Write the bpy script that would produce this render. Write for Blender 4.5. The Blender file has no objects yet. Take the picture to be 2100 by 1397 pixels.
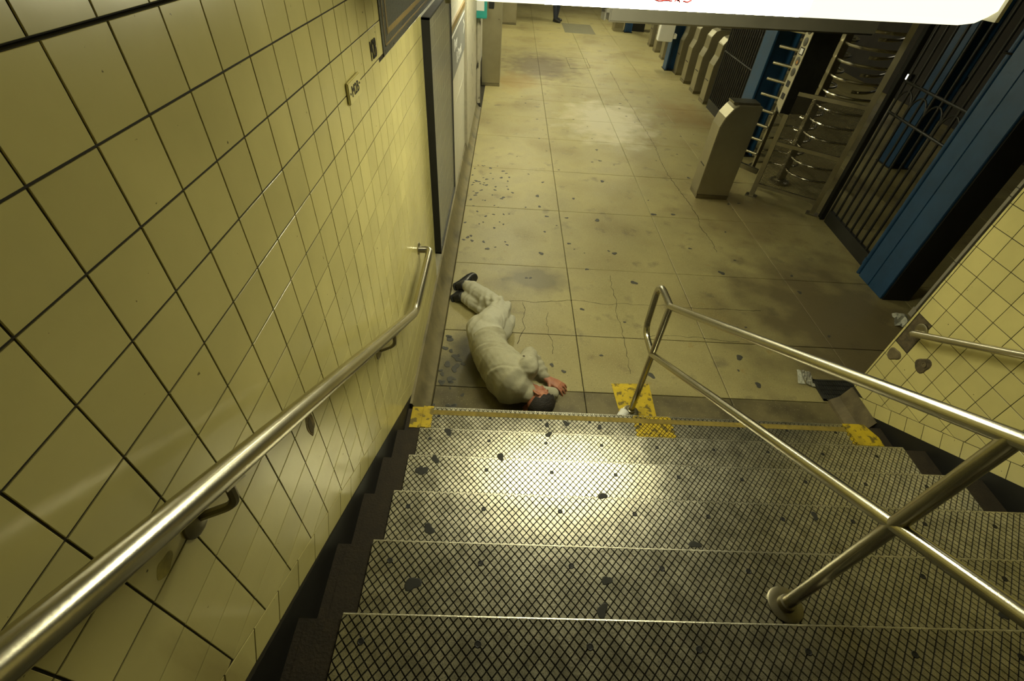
import bpy, bmesh, math, random
import numpy as np
from mathutils import Vector, Matrix, noise
random.seed(7)
C = bpy.context.scene.collection
PI = math.pi

# ---------------------------------------------------------------- camera, world, exposure
F_PX, PITCH, YAW, ROLL = 953.3, .756, .051, .083
CAM = Vector((0, -1.953, 2.669))
fw = Vector((math.sin(YAW)*math.cos(PITCH), math.cos(YAW)*math.cos(PITCH), -math.sin(PITCH)))
rt = Vector((math.cos(YAW), -math.sin(YAW), 0)); up = rt.cross(fw)
r2 = math.cos(ROLL)*rt + math.sin(ROLL)*up; u2 = -math.sin(ROLL)*rt + math.cos(ROLL)*up
cd = bpy.data.cameras.new('camera'); co = bpy.data.objects.new('camera', cd); C.objects.link(co)
cd.sensor_width = 36; cd.lens = 36*F_PX/2100; cd.clip_start = .05; cd.clip_end = 100
M = Matrix((r2, u2, -fw)).transposed().to_4x4(); M.translation = CAM
co.matrix_world = M
sc = bpy.context.scene; sc.camera = co
sc.view_settings.view_transform = 'Standard'; sc.view_settings.look = 'None'
sc.view_settings.gamma = 1; sc.view_settings.use_curve_mapping = False
sc.view_settings.exposure = 0.0
w = bpy.data.worlds.new('world'); sc.world = w; w.use_nodes = True
w.node_tree.nodes['Background'].inputs[0].default_value = (.02, .02, .012, 1)
w.node_tree.nodes['Background'].inputs[1].default_value = 1.0
FIX_NEAR = 35.0        # emission of the fixture over the stair foot
FIX_DIM = 1.4          # weaker end sections, dimmed to shape the light on walls and floor
FIX_FAR = 104.0         # emission of the corridor fixtures
LIGHT_COL = (1.0, .96, .66, 1)

# ---------------------------------------------------------------- materials
def mat(name, col, rough=.5, metal=0, var=.15, scale=6, col2=None, bump=0, bscale=60, coord='Object',
        objvar=0, spec=.5, rvar=.1, stretch=None, grime=None, speck=None, marks_and_sheen=None):
    m = bpy.data.materials.new(name); m.use_nodes = True
    nt = m.node_tree; N = nt.nodes; L = nt.links; b = N['Principled BSDF']
    b.inputs['Roughness'].default_value = rough; b.inputs['Metallic'].default_value = metal
    b.inputs['Specular IOR Level'].default_value = spec
    if coord == 'World':
        src = N.new('ShaderNodeNewGeometry').outputs['Position']
    else:
        src = N.new('ShaderNodeTexCoord').outputs['Object']
    if stretch:
        mp = N.new('ShaderNodeMapping'); mp.inputs['Scale'].default_value = stretch
        L.new(src, mp.inputs[0]); vec = mp.outputs[0]
    else: vec = src
    nz = N.new('ShaderNodeTexNoise'); nz.inputs['Scale'].default_value = scale; nz.inputs['Detail'].default_value = 6
    nz.inputs['Roughness'].default_value = .6
    L.new(vec, nz.inputs['Vector'])
    cr = N.new('ShaderNodeValToRGB')
    c2 = col2 or tuple(max(0, c*(1-var)) for c in col); c1 = tuple(min(1, c*(1+var*.5)) for c in col)
    cr.color_ramp.elements[0].color = (*c2, 1); cr.color_ramp.elements[1].color = (*c1, 1)
    cr.color_ramp.elements[0].position = .3; cr.color_ramp.elements[1].position = .68
    L.new(nz.outputs['Fac'], cr.inputs[0]); out = cr.outputs[0]
    def mix(a, colb, fac, mode='MIX'):
        mx = N.new('ShaderNodeMix'); mx.data_type = 'RGBA'; mx.blend_type = mode
        L.new(a, mx.inputs[6])
        if isinstance(colb, tuple): mx.inputs[7].default_value = (*colb, 1)
        else: L.new(colb, mx.inputs[7])
        if isinstance(fac, float): mx.inputs[0].default_value = fac
        else: L.new(fac, mx.inputs[0])
        return mx.outputs[2]
    if objvar:
        oi = N.new('ShaderNodeObjectInfo'); hs = N.new('ShaderNodeMapRange')
        hs.inputs[3].default_value = 1-objvar; hs.inputs[4].default_value = 1+objvar
        L.new(oi.outputs['Random'], hs.inputs[0])
        vm = N.new('ShaderNodeVectorMath'); vm.operation = 'SCALE'
        L.new(out, vm.inputs[0]); L.new(hs.outputs[0], vm.inputs['Scale']); out = vm.outputs[0]
    if grime:      # (colour, scale, lo, hi, stretch) : patches of dirt with shapes of their own
        for g in (grime if isinstance(grime, list) else [grime]):
            mp = N.new('ShaderNodeMapping'); mp.inputs['Scale'].default_value = g[4]; L.new(src, mp.inputs[0])
            n2 = N.new('ShaderNodeTexNoise'); n2.inputs['Scale'].default_value = g[1]; n2.inputs['Detail'].default_value = 8
            L.new(mp.outputs[0], n2.inputs['Vector'])
            mr = N.new('ShaderNodeMapRange'); mr.inputs[1].default_value = g[2]; mr.inputs[2].default_value = g[3]
            mr.inputs[4].default_value = g[5] if len(g) > 5 else .85
            L.new(n2.outputs['Fac'], mr.inputs[0]); out = mix(out, g[0], mr.outputs[0])
    if speck:      # (colour, scale, threshold, strength)
        for s in (speck if isinstance(speck, list) else [speck]):
            vo = N.new('ShaderNodeTexVoronoi'); vo.inputs['Scale'].default_value = s[1]; L.new(src, vo.inputs['Vector'])
            mr = N.new('ShaderNodeMapRange'); mr.inputs[1].default_value = s[2]; mr.inputs[2].default_value = s[2]*.6
            mr.inputs[4].default_value = s[3]
            L.new(vo.outputs['Distance'], mr.inputs[0]); out = mix(out, s[0], mr.outputs[0])
    for cx, cy, rx, ry, scol, fac in (marks_and_sheen or []):      # stains, tone patches and a painted gloss highlight at fixed places
        mp = N.new('ShaderNodeMapping'); mp.vector_type = 'TEXTURE'; mp.inputs['Location'].default_value = (cx, cy, 0); mp.inputs['Scale'].default_value = (rx, ry, 100)
        L.new(src, mp.inputs[0]); ln = N.new('ShaderNodeVectorMath'); ln.operation = 'LENGTH'; L.new(mp.outputs[0], ln.inputs[0])
        n4 = N.new('ShaderNodeTexNoise'); n4.inputs['Scale'].default_value = 3.5; n4.inputs['Detail'].default_value = 7; L.new(src, n4.inputs['Vector'])
        ad = N.new('ShaderNodeMath'); ad.operation = 'MULTIPLY_ADD'; ad.inputs[1].default_value = 1.5; L.new(n4.outputs['Fac'], ad.inputs[0]); L.new(ln.outputs['Value'], ad.inputs[2])
        mr = N.new('ShaderNodeMapRange'); mr.inputs[1].default_value = 1.75; mr.inputs[2].default_value = 1.15; mr.inputs[4].default_value = fac
        L.new(ad.outputs[0], mr.inputs[0]); out = mix(out, scol, mr.outputs[0])
    L.new(out, b.inputs['Base Color'])
    if rvar:
        mr = N.new('ShaderNodeMapRange'); mr.inputs[3].default_value = max(0, rough-rvar); mr.inputs[4].default_value = min(1, rough+rvar)
        L.new(nz.outputs['Fac'], mr.inputs[0]); L.new(mr.outputs[0], b.inputs['Roughness'])
    if bump:
        n3 = N.new('ShaderNodeTexNoise'); n3.inputs['Scale'].default_value = bscale; n3.inputs['Detail'].default_value = 4
        L.new(vec, n3.inputs['Vector'])
        bp = N.new('ShaderNodeBump'); bp.inputs['Strength'].default_value = bump; bp.inputs['Distance'].default_value = .01
        L.new(n3.outputs['Fac'], bp.inputs['Height']); L.new(bp.outputs[0], b.inputs['Normal'])
    return m
def emit(name, col, s):
    m = bpy.data.materials.new(name); m.use_nodes = True
    b = m.node_tree.nodes['Principled BSDF']; b.inputs['Base Color'].default_value = (.8, .8, .75, 1)
    b.inputs['Emission Color'].default_value = col; b.inputs['Emission Strength'].default_value = s
    return m
def glass(name, tint=(1, 1, 1), rough=.03, alpha=.25):
    m = bpy.data.materials.new(name); m.use_nodes = True
    b = m.node_tree.nodes['Principled BSDF']; b.inputs['Base Color'].default_value = (*tint, 1)
    b.inputs['Roughness'].default_value = rough; b.inputs['Alpha'].default_value = alpha
    b.inputs['Specular IOR Level'].default_value = .8
    return m
TILE = mat('cream_tile', (.62, .555, .225), .2, var=.10, scale=3, coord='World', objvar=.06, rvar=.06, bump=.08, bscale=5,
           grime=[((.26, .20, .06), 3.0, .66, .80, (1, 1.6, .35), .45), ((.10, .08, .03), 55, .735, .76, (1, 1, 1), .8)],
           speck=((.05, .04, .02), 9, .035, .9))
GROUT = mat('dark_grout', (.028, .023, .011), .9, var=.3, scale=20, coord='World')
WHITE = mat('white_wall_paint', (.62, .60, .50), .35, var=.07, scale=2, coord='World', grime=((.3, .27, .16), 2, .6, .85, (1, 1, .5), .4))
BLACK = mat('black_paint', (.008, .008, .007), .55, var=.3, scale=8)
MORTAR = mat('brown_mortar', (.10, .078, .04), .9, var=.5, scale=30, coord='World', bump=.5, bscale=60)
CONC = mat('brown_concrete', (.15, .12, .06), .75, var=.35, scale=9, coord='World', bump=.25, bscale=90,
           grime=((.05, .04, .02), 5, .5, .7, (1, 1, 1), .7))
COVE = mat('worn_cove', (.20, .168, .078), .65, var=.3, scale=5, coord='World', bump=.2, bscale=90, grime=((.06, .05, .025), 4, .5, .68, (1, 1, 1), .7))
CHIP = mat('chipped_tile_edge', (.27, .21, .09), .8, var=.5, scale=40, coord='World', bump=.4, bscale=90)
SMEAR = mat('yellow_smear', (.36, .30, .05), .5, var=.4, scale=30, coord='World')
STEPC = mat('dark_step_concrete', (.034, .025, .013), .85, var=.35, scale=20, coord='World', bump=.25, bscale=120)
FLOOR = mat('worn_terrazzo', (.335, .292, .128), .5, marks_and_sheen=[(.75, 9.9, 1.0, 1.5, (.10, .065, .025), .75), (.1, 8.6, .7, .8, (.3, .2, .05), .6), (1.75, 6.5, .9, 1.3, (.62, .58, .42), .55),  # pale last entry here paints the floor's gloss highlight into the colour
            (3.3, 7.2, .6, 1.0, (.25, .15, .04), .5), (-.25, .55, .30, .55, (.05, .045, .03), .8), (.35, 1.75, .45, .28, (.12, .10, .055), .7), (3.2, 1.3, 1.2, 1.5, (.12, .092, .046), .8), (2.9, 3.4, .9, .9, (.17, .125, .05), .6)], var=.18, scale=2.2, coord='World', objvar=.02, bump=.12, bscale=70, rvar=.16,  # widest entry here makes the right-hand floor browner and darker
            grime=[((.17, .13, .05), 1.1, .50, .68, (1, 1, 1), .65), ((.09, .08, .05), 4.5, .60, .72, (1, 1, 1), .55),
                   ((.27, .17, .04), 7, .66, .76, (1, 1, 1), .5)],
            speck=[((.52, .46, .24), 95, .30, .5), ((.05, .045, .025), 38, .13, .75)])
FLOORD = mat('dirty_terrazzo', (.165, .138, .062), .6, var=.3, scale=4, coord='World', bump=.15, bscale=70, rvar=.12,
             grime=[((.04, .033, .018), 3, .45, .65, (1, 1, 1), .7)], speck=[((.45, .42, .25), 60, .16, .6)])
GAP = mat('floor_joint', (.028, .023, .012), .95, var=.3, scale=10, coord='World')
GUM = mat('old_gum', (.065, .064, .052), .6, var=.3, scale=30)
DGUM = mat('black_gum', (.022, .022, .017), .7, var=.3, scale=30)
PATCH = mat('grey_patch', (.17, .16, .10), .6, var=.2, scale=5, coord='World')
STEEL = mat('brushed_steel', (.52, .49, .38), .24, 1, var=.12, scale=4, rvar=.06, stretch=(1, 1, 1), bump=.02, bscale=120)
DSTEEL = mat('dull_steel', (.30, .275, .19), .38, 1, var=.2, scale=5, rvar=.08)
SCREEN = mat('dark_mesh', (.07, .062, .04), .45, .6, var=.2, scale=5)
CAB = mat('satin_steel_sheet', (.37, .34, .23), .42, .85, var=.12, scale=3, rvar=.06)
TREAD = mat('worn_tread_metal', (.54, .52, .41), .34, .9, var=.32, scale=14, coord='World', rvar=.08, bump=.10, bscale=180,
            speck=((.10, .08, .04), 260, .34, .7))
TGAP = mat('tread_groove', (.018, .015, .009), .85, .0, var=.4, scale=40, coord='World')
YEL = mat('yellow_paint', (.62, .45, .015), .5, var=.18, scale=14, coord='World', grime=[((.09, .07, .02), 22, .53, .60, (1, 1, 1), .85), ((.2, .15, .02), 5, .5, .7, (1, 1, 1), .6)], bump=.2, bscale=120)
OLIVE = mat('worn_yellow_strip', (.27, .20, .035), .75, var=.35, scale=25, coord='World', bump=.4, bscale=200)
BLUE = mat('blue_paint', (.012, .056, .135), .4, var=.2, scale=6, coord='World', bump=.12, bscale=30)
GRATE = mat('grate_iron', (.065, .065, .055), .5, .5, var=.3, scale=12)
IRON = mat('dark_iron_paint', (.02, .02, .016), .45, .2, var=.3, scale=12, coord='World')
GREYP = mat('grey_sign_metal', (.20, .19, .145), .5, .2, var=.1, scale=5)
GREYD = mat('grey_board', (.36, .335, .26), .5, .1, var=.15, scale=3, coord='World')
HOUSE = mat('fixture_housing', (.45, .43, .33), .4, .2, var=.1, scale=5)
SLATE = mat('slate_mosaic', (.045, .050, .052), .3, var=.55, scale=60, coord='World', stretch=(1, 1, 1), bump=.3, bscale=90)
TANM = mat('tan_mosaic', (.22, .15, .05), .35, var=.4, scale=40, coord='World', bump=.3, bscale=90)
INK = mat('black_lettering', (.012, .011, .01), .6)
RED = mat('red_lettering', (.55, .01, .012), .5)
SIGNG = mat('grey_sign_face', (.20, .205, .195), .45, var=.06, scale=3)
WHT = mat('white_lettering', (.8, .8, .75), .5, var=.03)
TEAL = mat('teal_paint', (.03, .36, .33), .4, var=.1, scale=12)
CREAMP = mat('peeling_cream_paint', (.5, .47, .36), .5, var=.15, scale=12, coord='World', grime=((.03, .025, .02), 14, .62, .66, (1, 1, .4), .95))
POSTER = mat('faded_poster', (.15, .135, .08), .4, var=.3, scale=2.5, col2=(.085, .078, .045))
PLINE = mat('pale_grid', (.34, .32, .22), .5)
CLEAR = glass('case_glazing', (.9, .92, .85), .05, .12)
PLATE = mat('pale_control_plate', (.42, .39, .27), .45, .3, var=.06, scale=5)
DISC = mat('dark_disc', (.07, .065, .05), .4)
ORANGE = mat('amber_lens', (.5, .22, .04), .4)
PAPER = mat('crumpled_paper', (.55, .55, .45), .8, var=.3, scale=40, bump=.4, bscale=60)
PAPERD = mat('printed_paper', (.3, .29, .22), .8, var=.7, scale=60, col2=(.06, .06, .06))
SKIN = mat('skin', (.40, .175, .095), .5, var=.35, scale=25, col2=(.30, .10, .055), bump=.1, bscale=150)
HAIR = mat('dark_hair', (.018, .013, .009), .7, var=.5, scale=60, bump=.6, bscale=120, col2=(.012, .01, .008))
FLEECE = mat('grey_fleece', (.41, .39, .27), .95, var=.22, scale=260, bump=.12, bscale=700, rvar=0, grime=((.16, .14, .08), 5, .60, .76, (1, 1, 1), .55))
SWEAT = mat('grey_sweatpants', (.50, .485, .37), .95, var=.18, scale=260, bump=.12, bscale=700, rvar=0, grime=((.2, .17, .1), 6, .62, .78, (1, 1, 1), .5))
SHOE = mat('black_shoe', (.018, .018, .016), .42, var=.3, scale=20)
SOCK = mat('grey_sock', (.5, .5, .42), .9)
JEAN = mat('dark_jeans', (.018, .022, .035), .85, var=.3, scale=20)
COAT = mat('dark_coat', (.03, .03, .03), .85)
NAIL = mat('yellow_nail', (.55, .42, .12), .4)
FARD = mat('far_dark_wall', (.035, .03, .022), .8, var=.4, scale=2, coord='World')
CEIL = mat('ceiling_paint', (.42, .40, .30), .7, var=.1, scale=2, coord='World')
LITLENS = emit('lit_diffuser', LIGHT_COL, FIX_NEAR)
LITEND = emit('dim_end_diffuser', LIGHT_COL, FIX_DIM)
LITFAR = emit('lit_tube', LIGHT_COL, FIX_FAR)
LITDIM = emit('dim_lamp_and_glint', (1, .95, .8, 1), 4)

# ---------------------------------------------------------------- mesh helpers
class MB:
    def __init__(s): s.v = []; s.f = []; s.m = []
    def add(s, vs, fs, mi=0):
        o = len(s.v); s.v += [tuple(p) for p in vs]; s.f += [tuple(o+i for i in f) for f in fs]; s.m += [mi]*len(fs)
    def box(s, a, b, mi=0):
        (x0, y0, z0), (x1, y1, z1) = a, b
        s.add([(x0, y0, z0), (x1, y0, z0), (x1, y1, z0), (x0, y1, z0), (x0, y0, z1), (x1, y0, z1), (x1, y1, z1), (x0, y1, z1)],
              [(0, 3, 2, 1), (4, 5, 6, 7), (0, 1, 5, 4), (1, 2, 6, 5), (2, 3, 7, 6), (3, 0, 4, 7)], mi); return s
    def obox(s, o, ax, ay, az, mi=0):      # box from origin corner and three edge vectors
        o, ax, ay, az = map(Vector, (o, ax, ay, az))
        p = [o, o+ax, o+ax+ay, o+ay]; p += [q+az for q in p]
        fl = [(0, 3, 2, 1), (4, 5, 6, 7), (0, 1, 5, 4), (1, 2, 6, 5), (2, 3, 7, 6), (3, 0, 4, 7)]
        if ax.cross(ay).dot(az) < 0: fl = [f[::-1] for f in fl]
        s.add(p, fl, mi); return s
    def prism(s, poly, d, mi=0):           # planar polygon (3-D points) pushed along d
        n = len(poly); d = Vector(d); P = [Vector(p) for p in poly]
        nn = Vector((0, 0, 0))
        for i in range(n): nn += P[i].cross(P[(i+1) % n])
        if nn.dot(d) > 0: P = P[::-1]
        s.add(P+[p+d for p in P], [tuple(range(n)), tuple(range(2*n-1, n-1, -1))] + [((i+1) % n, i, n+i, n+(i+1) % n) for i in range(n)], mi); return s
    def tube(s, pts, r, n=12, mi=0, caps=True, closed=False):
        P = [Vector(p) for p in pts]; R = r if isinstance(r, (list, tuple)) else [r]*len(P)
        if closed: P = P+[P[0]]; R = list(R)+[R[0]]
        k = len(P); T = []
        for i in range(k):
            a = P[max(i-1, 0)]; b = P[min(i+1, k-1)]
            if closed and i in (0, k-1): a, b = P[k-2], P[1]
            T.append((b-a).normalized())
        t = T[0]; u = t.cross(Vector((0, 0, 1)))
        if u.length < .05: u = t.cross(Vector((1, 0, 0)))
        u.normalize(); vs = []
        for i in range(k):
            t = T[i]; u = (u - t*u.dot(t)).normalized(); vv = t.cross(u)
            vs += [P[i]+(u*math.cos(2*PI*j/n)+vv*math.sin(2*PI*j/n))*R[i] for j in range(n)]
        fs = [(i*n+j, i*n+(j+1) % n, (i+1)*n+(j+1) % n, (i+1)*n+j) for i in range(k-1) for j in range(n)]
        if caps and not closed: fs += [tuple(range(n-1, -1, -1)), tuple((k-1)*n+j for j in range(n))]
        s.add(vs, fs, mi); return s
    def lathe(s, c, axis, prof, n=20, mi=0):   # prof: (distance along axis, radius)
        c = Vector(c); a = Vector(axis).normalized(); u = a.cross(Vector((0, 0, 1)))
        if u.length < .05: u = a.cross(Vector((1, 0, 0)))
        u.normalize(); v = a.cross(u); vs = []
        for d, r in prof: vs += [c+a*d+(u*math.cos(2*PI*j/n)+v*math.sin(2*PI*j/n))*r for j in range(n)]
        k = len(prof)
        fs = [(i*n+j, i*n+(j+1) % n, (i+1)*n+(j+1) % n, (i+1)*n+j) for i in range(k-1) for j in range(n)]
        fs += [tuple(range(n-1, -1, -1)), tuple((k-1)*n+j for j in range(n))]
        s.add(vs, fs, mi); return s
    def ball(s, c, r, n=12, mi=0, R=None):
        r = (r, r, r) if not isinstance(r, (list, tuple)) else r; vs = []; fs = []; h = n//2+1
        for i in range(h+1):
            th = PI*i/h
            for j in range(n):
                p = Vector((math.sin(th)*math.cos(2*PI*j/n)*r[0], math.sin(th)*math.sin(2*PI*j/n)*r[1], math.cos(th)*r[2]))
                if R is not None: p = R @ p
                vs.append(p+Vector(c))
        for i in range(h):
            for j in range(n): fs.append((i*n+j, (i+1)*n+j, (i+1)*n+(j+1) % n, i*n+(j+1) % n))
        s.add(vs, fs, mi); return s
    def mesh(s, name, mats, smooth=False, bevel=0):
        me = bpy.data.meshes.new(name); me.from_pydata(s.v, [], s.f)
        for m in (mats if isinstance(mats, (list, tuple)) else [mats]): me.materials.append(m)
        me.polygons.foreach_set('material_index', s.m)
        if bevel:
            bm = bmesh.new(); bm.from_mesh(me)
            bmesh.ops.remove_doubles(bm, verts=bm.verts, dist=1e-6)
            ed = [e for e in bm.edges if len(e.link_faces) == 2 and e.calc_face_angle(0) > .5]
            bmesh.ops.bevel(bm, geom=ed, offset=bevel, segments=2, affect='EDGES', clamp_overlap=True)
            bm.to_mesh(me); bm.free()
        if smooth:
            me.polygons.foreach_set('use_smooth', [True]*len(me.polygons))
            try: me.set_sharp_from_angle(angle=math.radians(40))
            except Exception: pass
        me.update(); return me
    def build(s, name, mats, parent=None, smooth=False, bevel=0, label=None):
        o = bpy.data.objects.new(name, s.mesh(name, mats, smooth, bevel)); return put(o, parent, label)
def put(o, parent=None, label=None):
    C.objects.link(o)
    if parent is not None:
        o.parent = parent
        if parent.type == 'EMPTY' or parent.location.length > 0: o.matrix_parent_inverse = parent_inv(parent)
    if label: o['label'] = label
    return o
def parent_inv(p):
    m = p.matrix_basis.copy(); q = p
    while q.parent is not None:
        q = q.parent; m = q.matrix_basis @ m
    return m.inverted()
def inst(name, me, loc, parent=None, rot=(0, 0, 0)):
    o = bpy.data.objects.new(name, me); o.location = loc; o.rotation_euler = rot
    return put(o, parent)
def thing(name, label, cat, loc, group=None):
    o = bpy.data.objects.new(name, None); C.objects.link(o); o.location = loc; o.empty_display_size = .1
    o['label'] = label; o['category'] = cat
    if group: o['group'] = group
    return o
def tag(o, label, cat, group=None):
    o['label'] = label; o['category'] = cat
    if group: o['group'] = group
    return o
def struct(o): o['kind'] = 'structure'; return o
def copy_tree(o, parent=None):
    c = o.copy(); C.objects.link(c)
    if parent is not None:
        c.parent = parent; c.matrix_parent_inverse = o.matrix_parent_inverse.copy()
    for ch in list(o.children): copy_tree(ch, c)
    return c
def fillet(pts, r, n=6):
    P = [Vector(p) for p in pts]; out = [P[0]]
    for i in range(1, len(P)-1):
        a = (P[i-1]-P[i]).normalized(); b = (P[i+1]-P[i]).normalized()
        d = min(r, (P[i-1]-P[i]).length*.45, (P[i+1]-P[i]).length*.45)
        p0 = P[i]+a*d; p1 = P[i]+b*d
        for k in range(n+1):
            t = k/n; out.append((1-t)**2*p0+2*t*(1-t)*P[i]+t*t*p1)
    return out+[P[-1]]
def clip(poly, a, b, c):        # keep a*y + b*z <= c, polygon in (y, z)
    out = []; n = len(poly)
    for i in range(n):
        p, q = poly[i], poly[(i+1) % n]; dp = a*p[0]+b*p[1]-c; dq = a*q[0]+b*q[1]-c
        if dp <= 0: out.append(p)
        if dp*dq < 0:
            t = dp/(dp-dq); out.append((p[0]+(q[0]-p[0])*t, p[1]+(q[1]-p[1])*t))
    return out
def inset(poly, d):
    n = len(poly); out = []
    cy = sum(p[0] for p in poly)/n; cz = sum(p[1] for p in poly)/n
    area = sum(poly[i][0]*poly[(i+1) % n][1]-poly[(i+1) % n][0]*poly[i][1] for i in range(n))/2
    P = poly if area > 0 else poly[::-1]
    for i in range(n):
        a, b, c = Vector(P[i-1]), Vector(P[i]), Vector(P[(i+1) % n])
        e1 = (b-a); e2 = (c-b)
        if e1.length < 1e-6 or e2.length < 1e-6: out.append(tuple(b)); continue
        e1.normalize(); e2.normalize(); n1 = Vector((-e1.y, e1.x)); n2 = Vector((-e2.y, e2.x))
        m = n1+n2; k = m.dot(n1)
        out.append(tuple(b+m*(d/max(k, .35))))
    return out
def area(poly):
    n = len(poly); return abs(sum(poly[i][0]*poly[(i+1) % n][1]-poly[(i+1) % n][0]*poly[i][1] for i in range(n))/2)
def in_view(p, m=80):
    q = Vector(p)-CAM; d = q.dot(fw)
    if d < .1: return False, 9e9
    x = 1050+F_PX*q.dot(r2)/d; y = 698-F_PX*q.dot(u2)/d
    return (-m < x < 2100+m and -m < y < 1397+m), d
def text_mesh(name, body, size, frame, m, parent, depth=.001, align='CENTER'):
    # frame: (origin, right vector, up vector)
    cu = bpy.data.curves.new(name, 'FONT'); cu.body = body; cu.size = size; cu.align_x = align; cu.align_y = 'CENTER'; cu.extrude = depth; cu.resolution_u = 3
    t = bpy.data.objects.new(name, cu); C.objects.link(t)
    dg = bpy.context.evaluated_depsgraph_get(); me = bpy.data.meshes.new_from_object(t.evaluated_get(dg))
    bpy.data.objects.remove(t); o_, r_, u_ = map(Vector, frame); n_ = r_.normalized().cross(u_.normalized())
    X = Matrix((r_, u_, n_)).transposed().to_4x4(); X.translation = o_
    me.transform(X); me.materials.clear(); me.materials.append(m); me.name = name
    o = bpy.data.objects.new(name, me); return put(o, parent)

# ================================================================ ROOM SHELL
XL, XR = -.55, 2.70
RISE, GO = .178, .30
NT = 10
# ---- floor
floor = struct(MB().box((-1.0, -.02, -.30), (9.0, 21.2, -.012)).build('floor', GAP))
xs = [-.43, .695, 1.825, 2.95, 4.08, 5.2, 6.35, 7.5, 8.95]
ys = [0, .345, .975, 1.985, 3.18, 4.31, 5.51, 6.47, 7.44, 8.5, 9.55, 10.6, 11.7, 12.8, 13.9, 15, 16.1, 17.2, 18.3, 19.4, 20.5, 21.1]
for j in range(len(ys)-1):
    for i in range(len(xs)-1):
        g = .0034; gy = .0034 if j < 3 else .0022; gx = .0034 if j < 3 else .0026; x0, x1, y0, y1 = xs[i]+gx, xs[i+1]-gx, ys[j]+gy, ys[j+1]-gy
        z = random.uniform(-.0012, .0008); c = .004
        b = MB(); b.add([(x0, y0, -.012), (x1, y0, -.012), (x1, y1, -.012), (x0, y1, -.012), (x0, y0, z-c*.6), (x1, y0, z-c*.6), (x1, y1, z-c*.6), (x0, y1, z-c*.6),
                         (x0+c, y0+c, z), (x1-c, y0+c, z), (x1-c, y1-c, z), (x0+c, y1-c, z)],
                        [(0, 1, 5, 4), (1, 2, 6, 5), (2, 3, 7, 6), (3, 0, 4, 7), (4, 5, 9, 8), (5, 6, 10, 9), (6, 7, 11, 10), (7, 4, 8, 11), (8, 9, 10, 11)])
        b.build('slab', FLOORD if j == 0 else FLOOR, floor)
def crack(pts, wd=.0042):
    P = []
    for a, b_ in zip(pts[:-1], pts[1:]):
        n = max(2, int((Vector(b_)-Vector(a)).length/.035))
        for k in range(n):
            t = k/n; P.append(Vector((a[0]+(b_[0]-a[0])*t+random.uniform(-.010, .010), a[1]+(b_[1]-a[1])*t+random.uniform(-.007, .007))))
    P.append(Vector(pts[-1])); vs = []; m = MB()
    for i, p in enumerate(P):
        d = (P[min(i+1, len(P)-1)]-P[max(i-1, 0)]).normalized(); n = Vector((-d.y, d.x)); ww = wd*random.uniform(.35, 1)*(1+.10*p.y)
        vs += [(*(p+n*ww*.5), .0012), (*(p-n*ww*.5), .0012), (*(p-n*ww*.5), -.006), (*(p+n*ww*.5), -.006)]
    fs = []
    for i in range(len(P)-1):
        a = 4*i; fs += [(a, a+1, a+5, a+4), (a+1, a+2, a+6, a+5), (a+3, a, a+4, a+7)]
    m.add(vs, fs); m.build('crack', GAP, floor)
for L_ in ([(0.095, 1.396), (0.234, 1.411), (0.373, 1.404), (0.538, 1.432), (0.693, 1.459), (0.811, 1.454), (1.004, 1.417), (1.189, 1.45), (1.358, 1.438), (1.607, 1.454), (1.836, 1.434), (1.995, 1.432), (2.173, 1.446), (2.331, 1.435), (2.496, 1.448)],
           [(0.246, 1.39), (0.262, 1.282), (0.243, 1.16), (0.253, 1.044), (0.224, 0.962), (0.187, 0.835)],
           [(0.466, 1.263), (0.448, 1.141), (0.456, 0.978), (0.48, 0.917), (0.48, 0.737)],
           [(1.12, 1.886), (1.11, 1.693), (1.123, 1.492), (1.09, 1.246), (1.108, 1.142), (1.103, 0.942), (1.098, 0.725), (1.088, 0.553)],
           [(1.352, 1.008), (1.411, 1.021), (1.552, 1.036), (1.686, 1.024), (1.824, 1.025), (1.961, .995), (2.134, .995)],
           [(2.319, 9.882), (2.318, 9.08), (2.307, 8.424), (2.332, 7.724), (2.36, 7.299), (2.347, 6.705), (2.367, 6.171), (2.373, 5.495), (2.337, 4.958), (2.324, 4.448), (2.353, 4.051), (2.401, 3.59), (2.41, 3.215), (2.367, 2.993), (2.402, 2.752), (2.39, 2.446)],
           [(1.388, 10.907), (1.882, 10.977), (1.888, 10.08), (1.412, 9.906), (1.388, 10.907)]):
    crack(L_)
# darker worn patch in the floor far down, built as its own thin slab
MB().box((1.6, 13.95, 0), (2.5, 15.4, .002)).build('repair_patch', PATCH, floor)
gums = []
for k in range(5):
    n = 18; m = MB(); ang = [2*PI*i/n for i in range(n)]; p1, p2 = random.uniform(0, 6), random.uniform(0, 6); rr = [1+.22*math.sin(2*a+p1)+.14*math.sin(3*a+p2)+random.uniform(-.05, .05) for a in ang]
    vs = [(math.cos(a)*r_, math.sin(a)*r_, 0) for a, r_ in zip(ang, rr)]+[(math.cos(a)*r_*.8, math.sin(a)*r_*.8, 1) for a, r_ in zip(ang, rr)]
    m.add(vs, [(i, (i+1) % n, n+(i+1) % n, n+i) for i in range(n)]+[tuple(range(n, 2*n))]); gums.append(m.mesh('gum_spot', GUM))
def gum(x, y, z, r, parent=floor, pool=None):
    o = bpy.data.objects.new('gum_spot', random.choice(pool or gums)); o.location = (x, y, z); o.scale = (r*random.uniform(.7, 1.2), r, .0012); o.rotation_euler = (0, 0, random.uniform(0, 6))
    put(o, parent)
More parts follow.
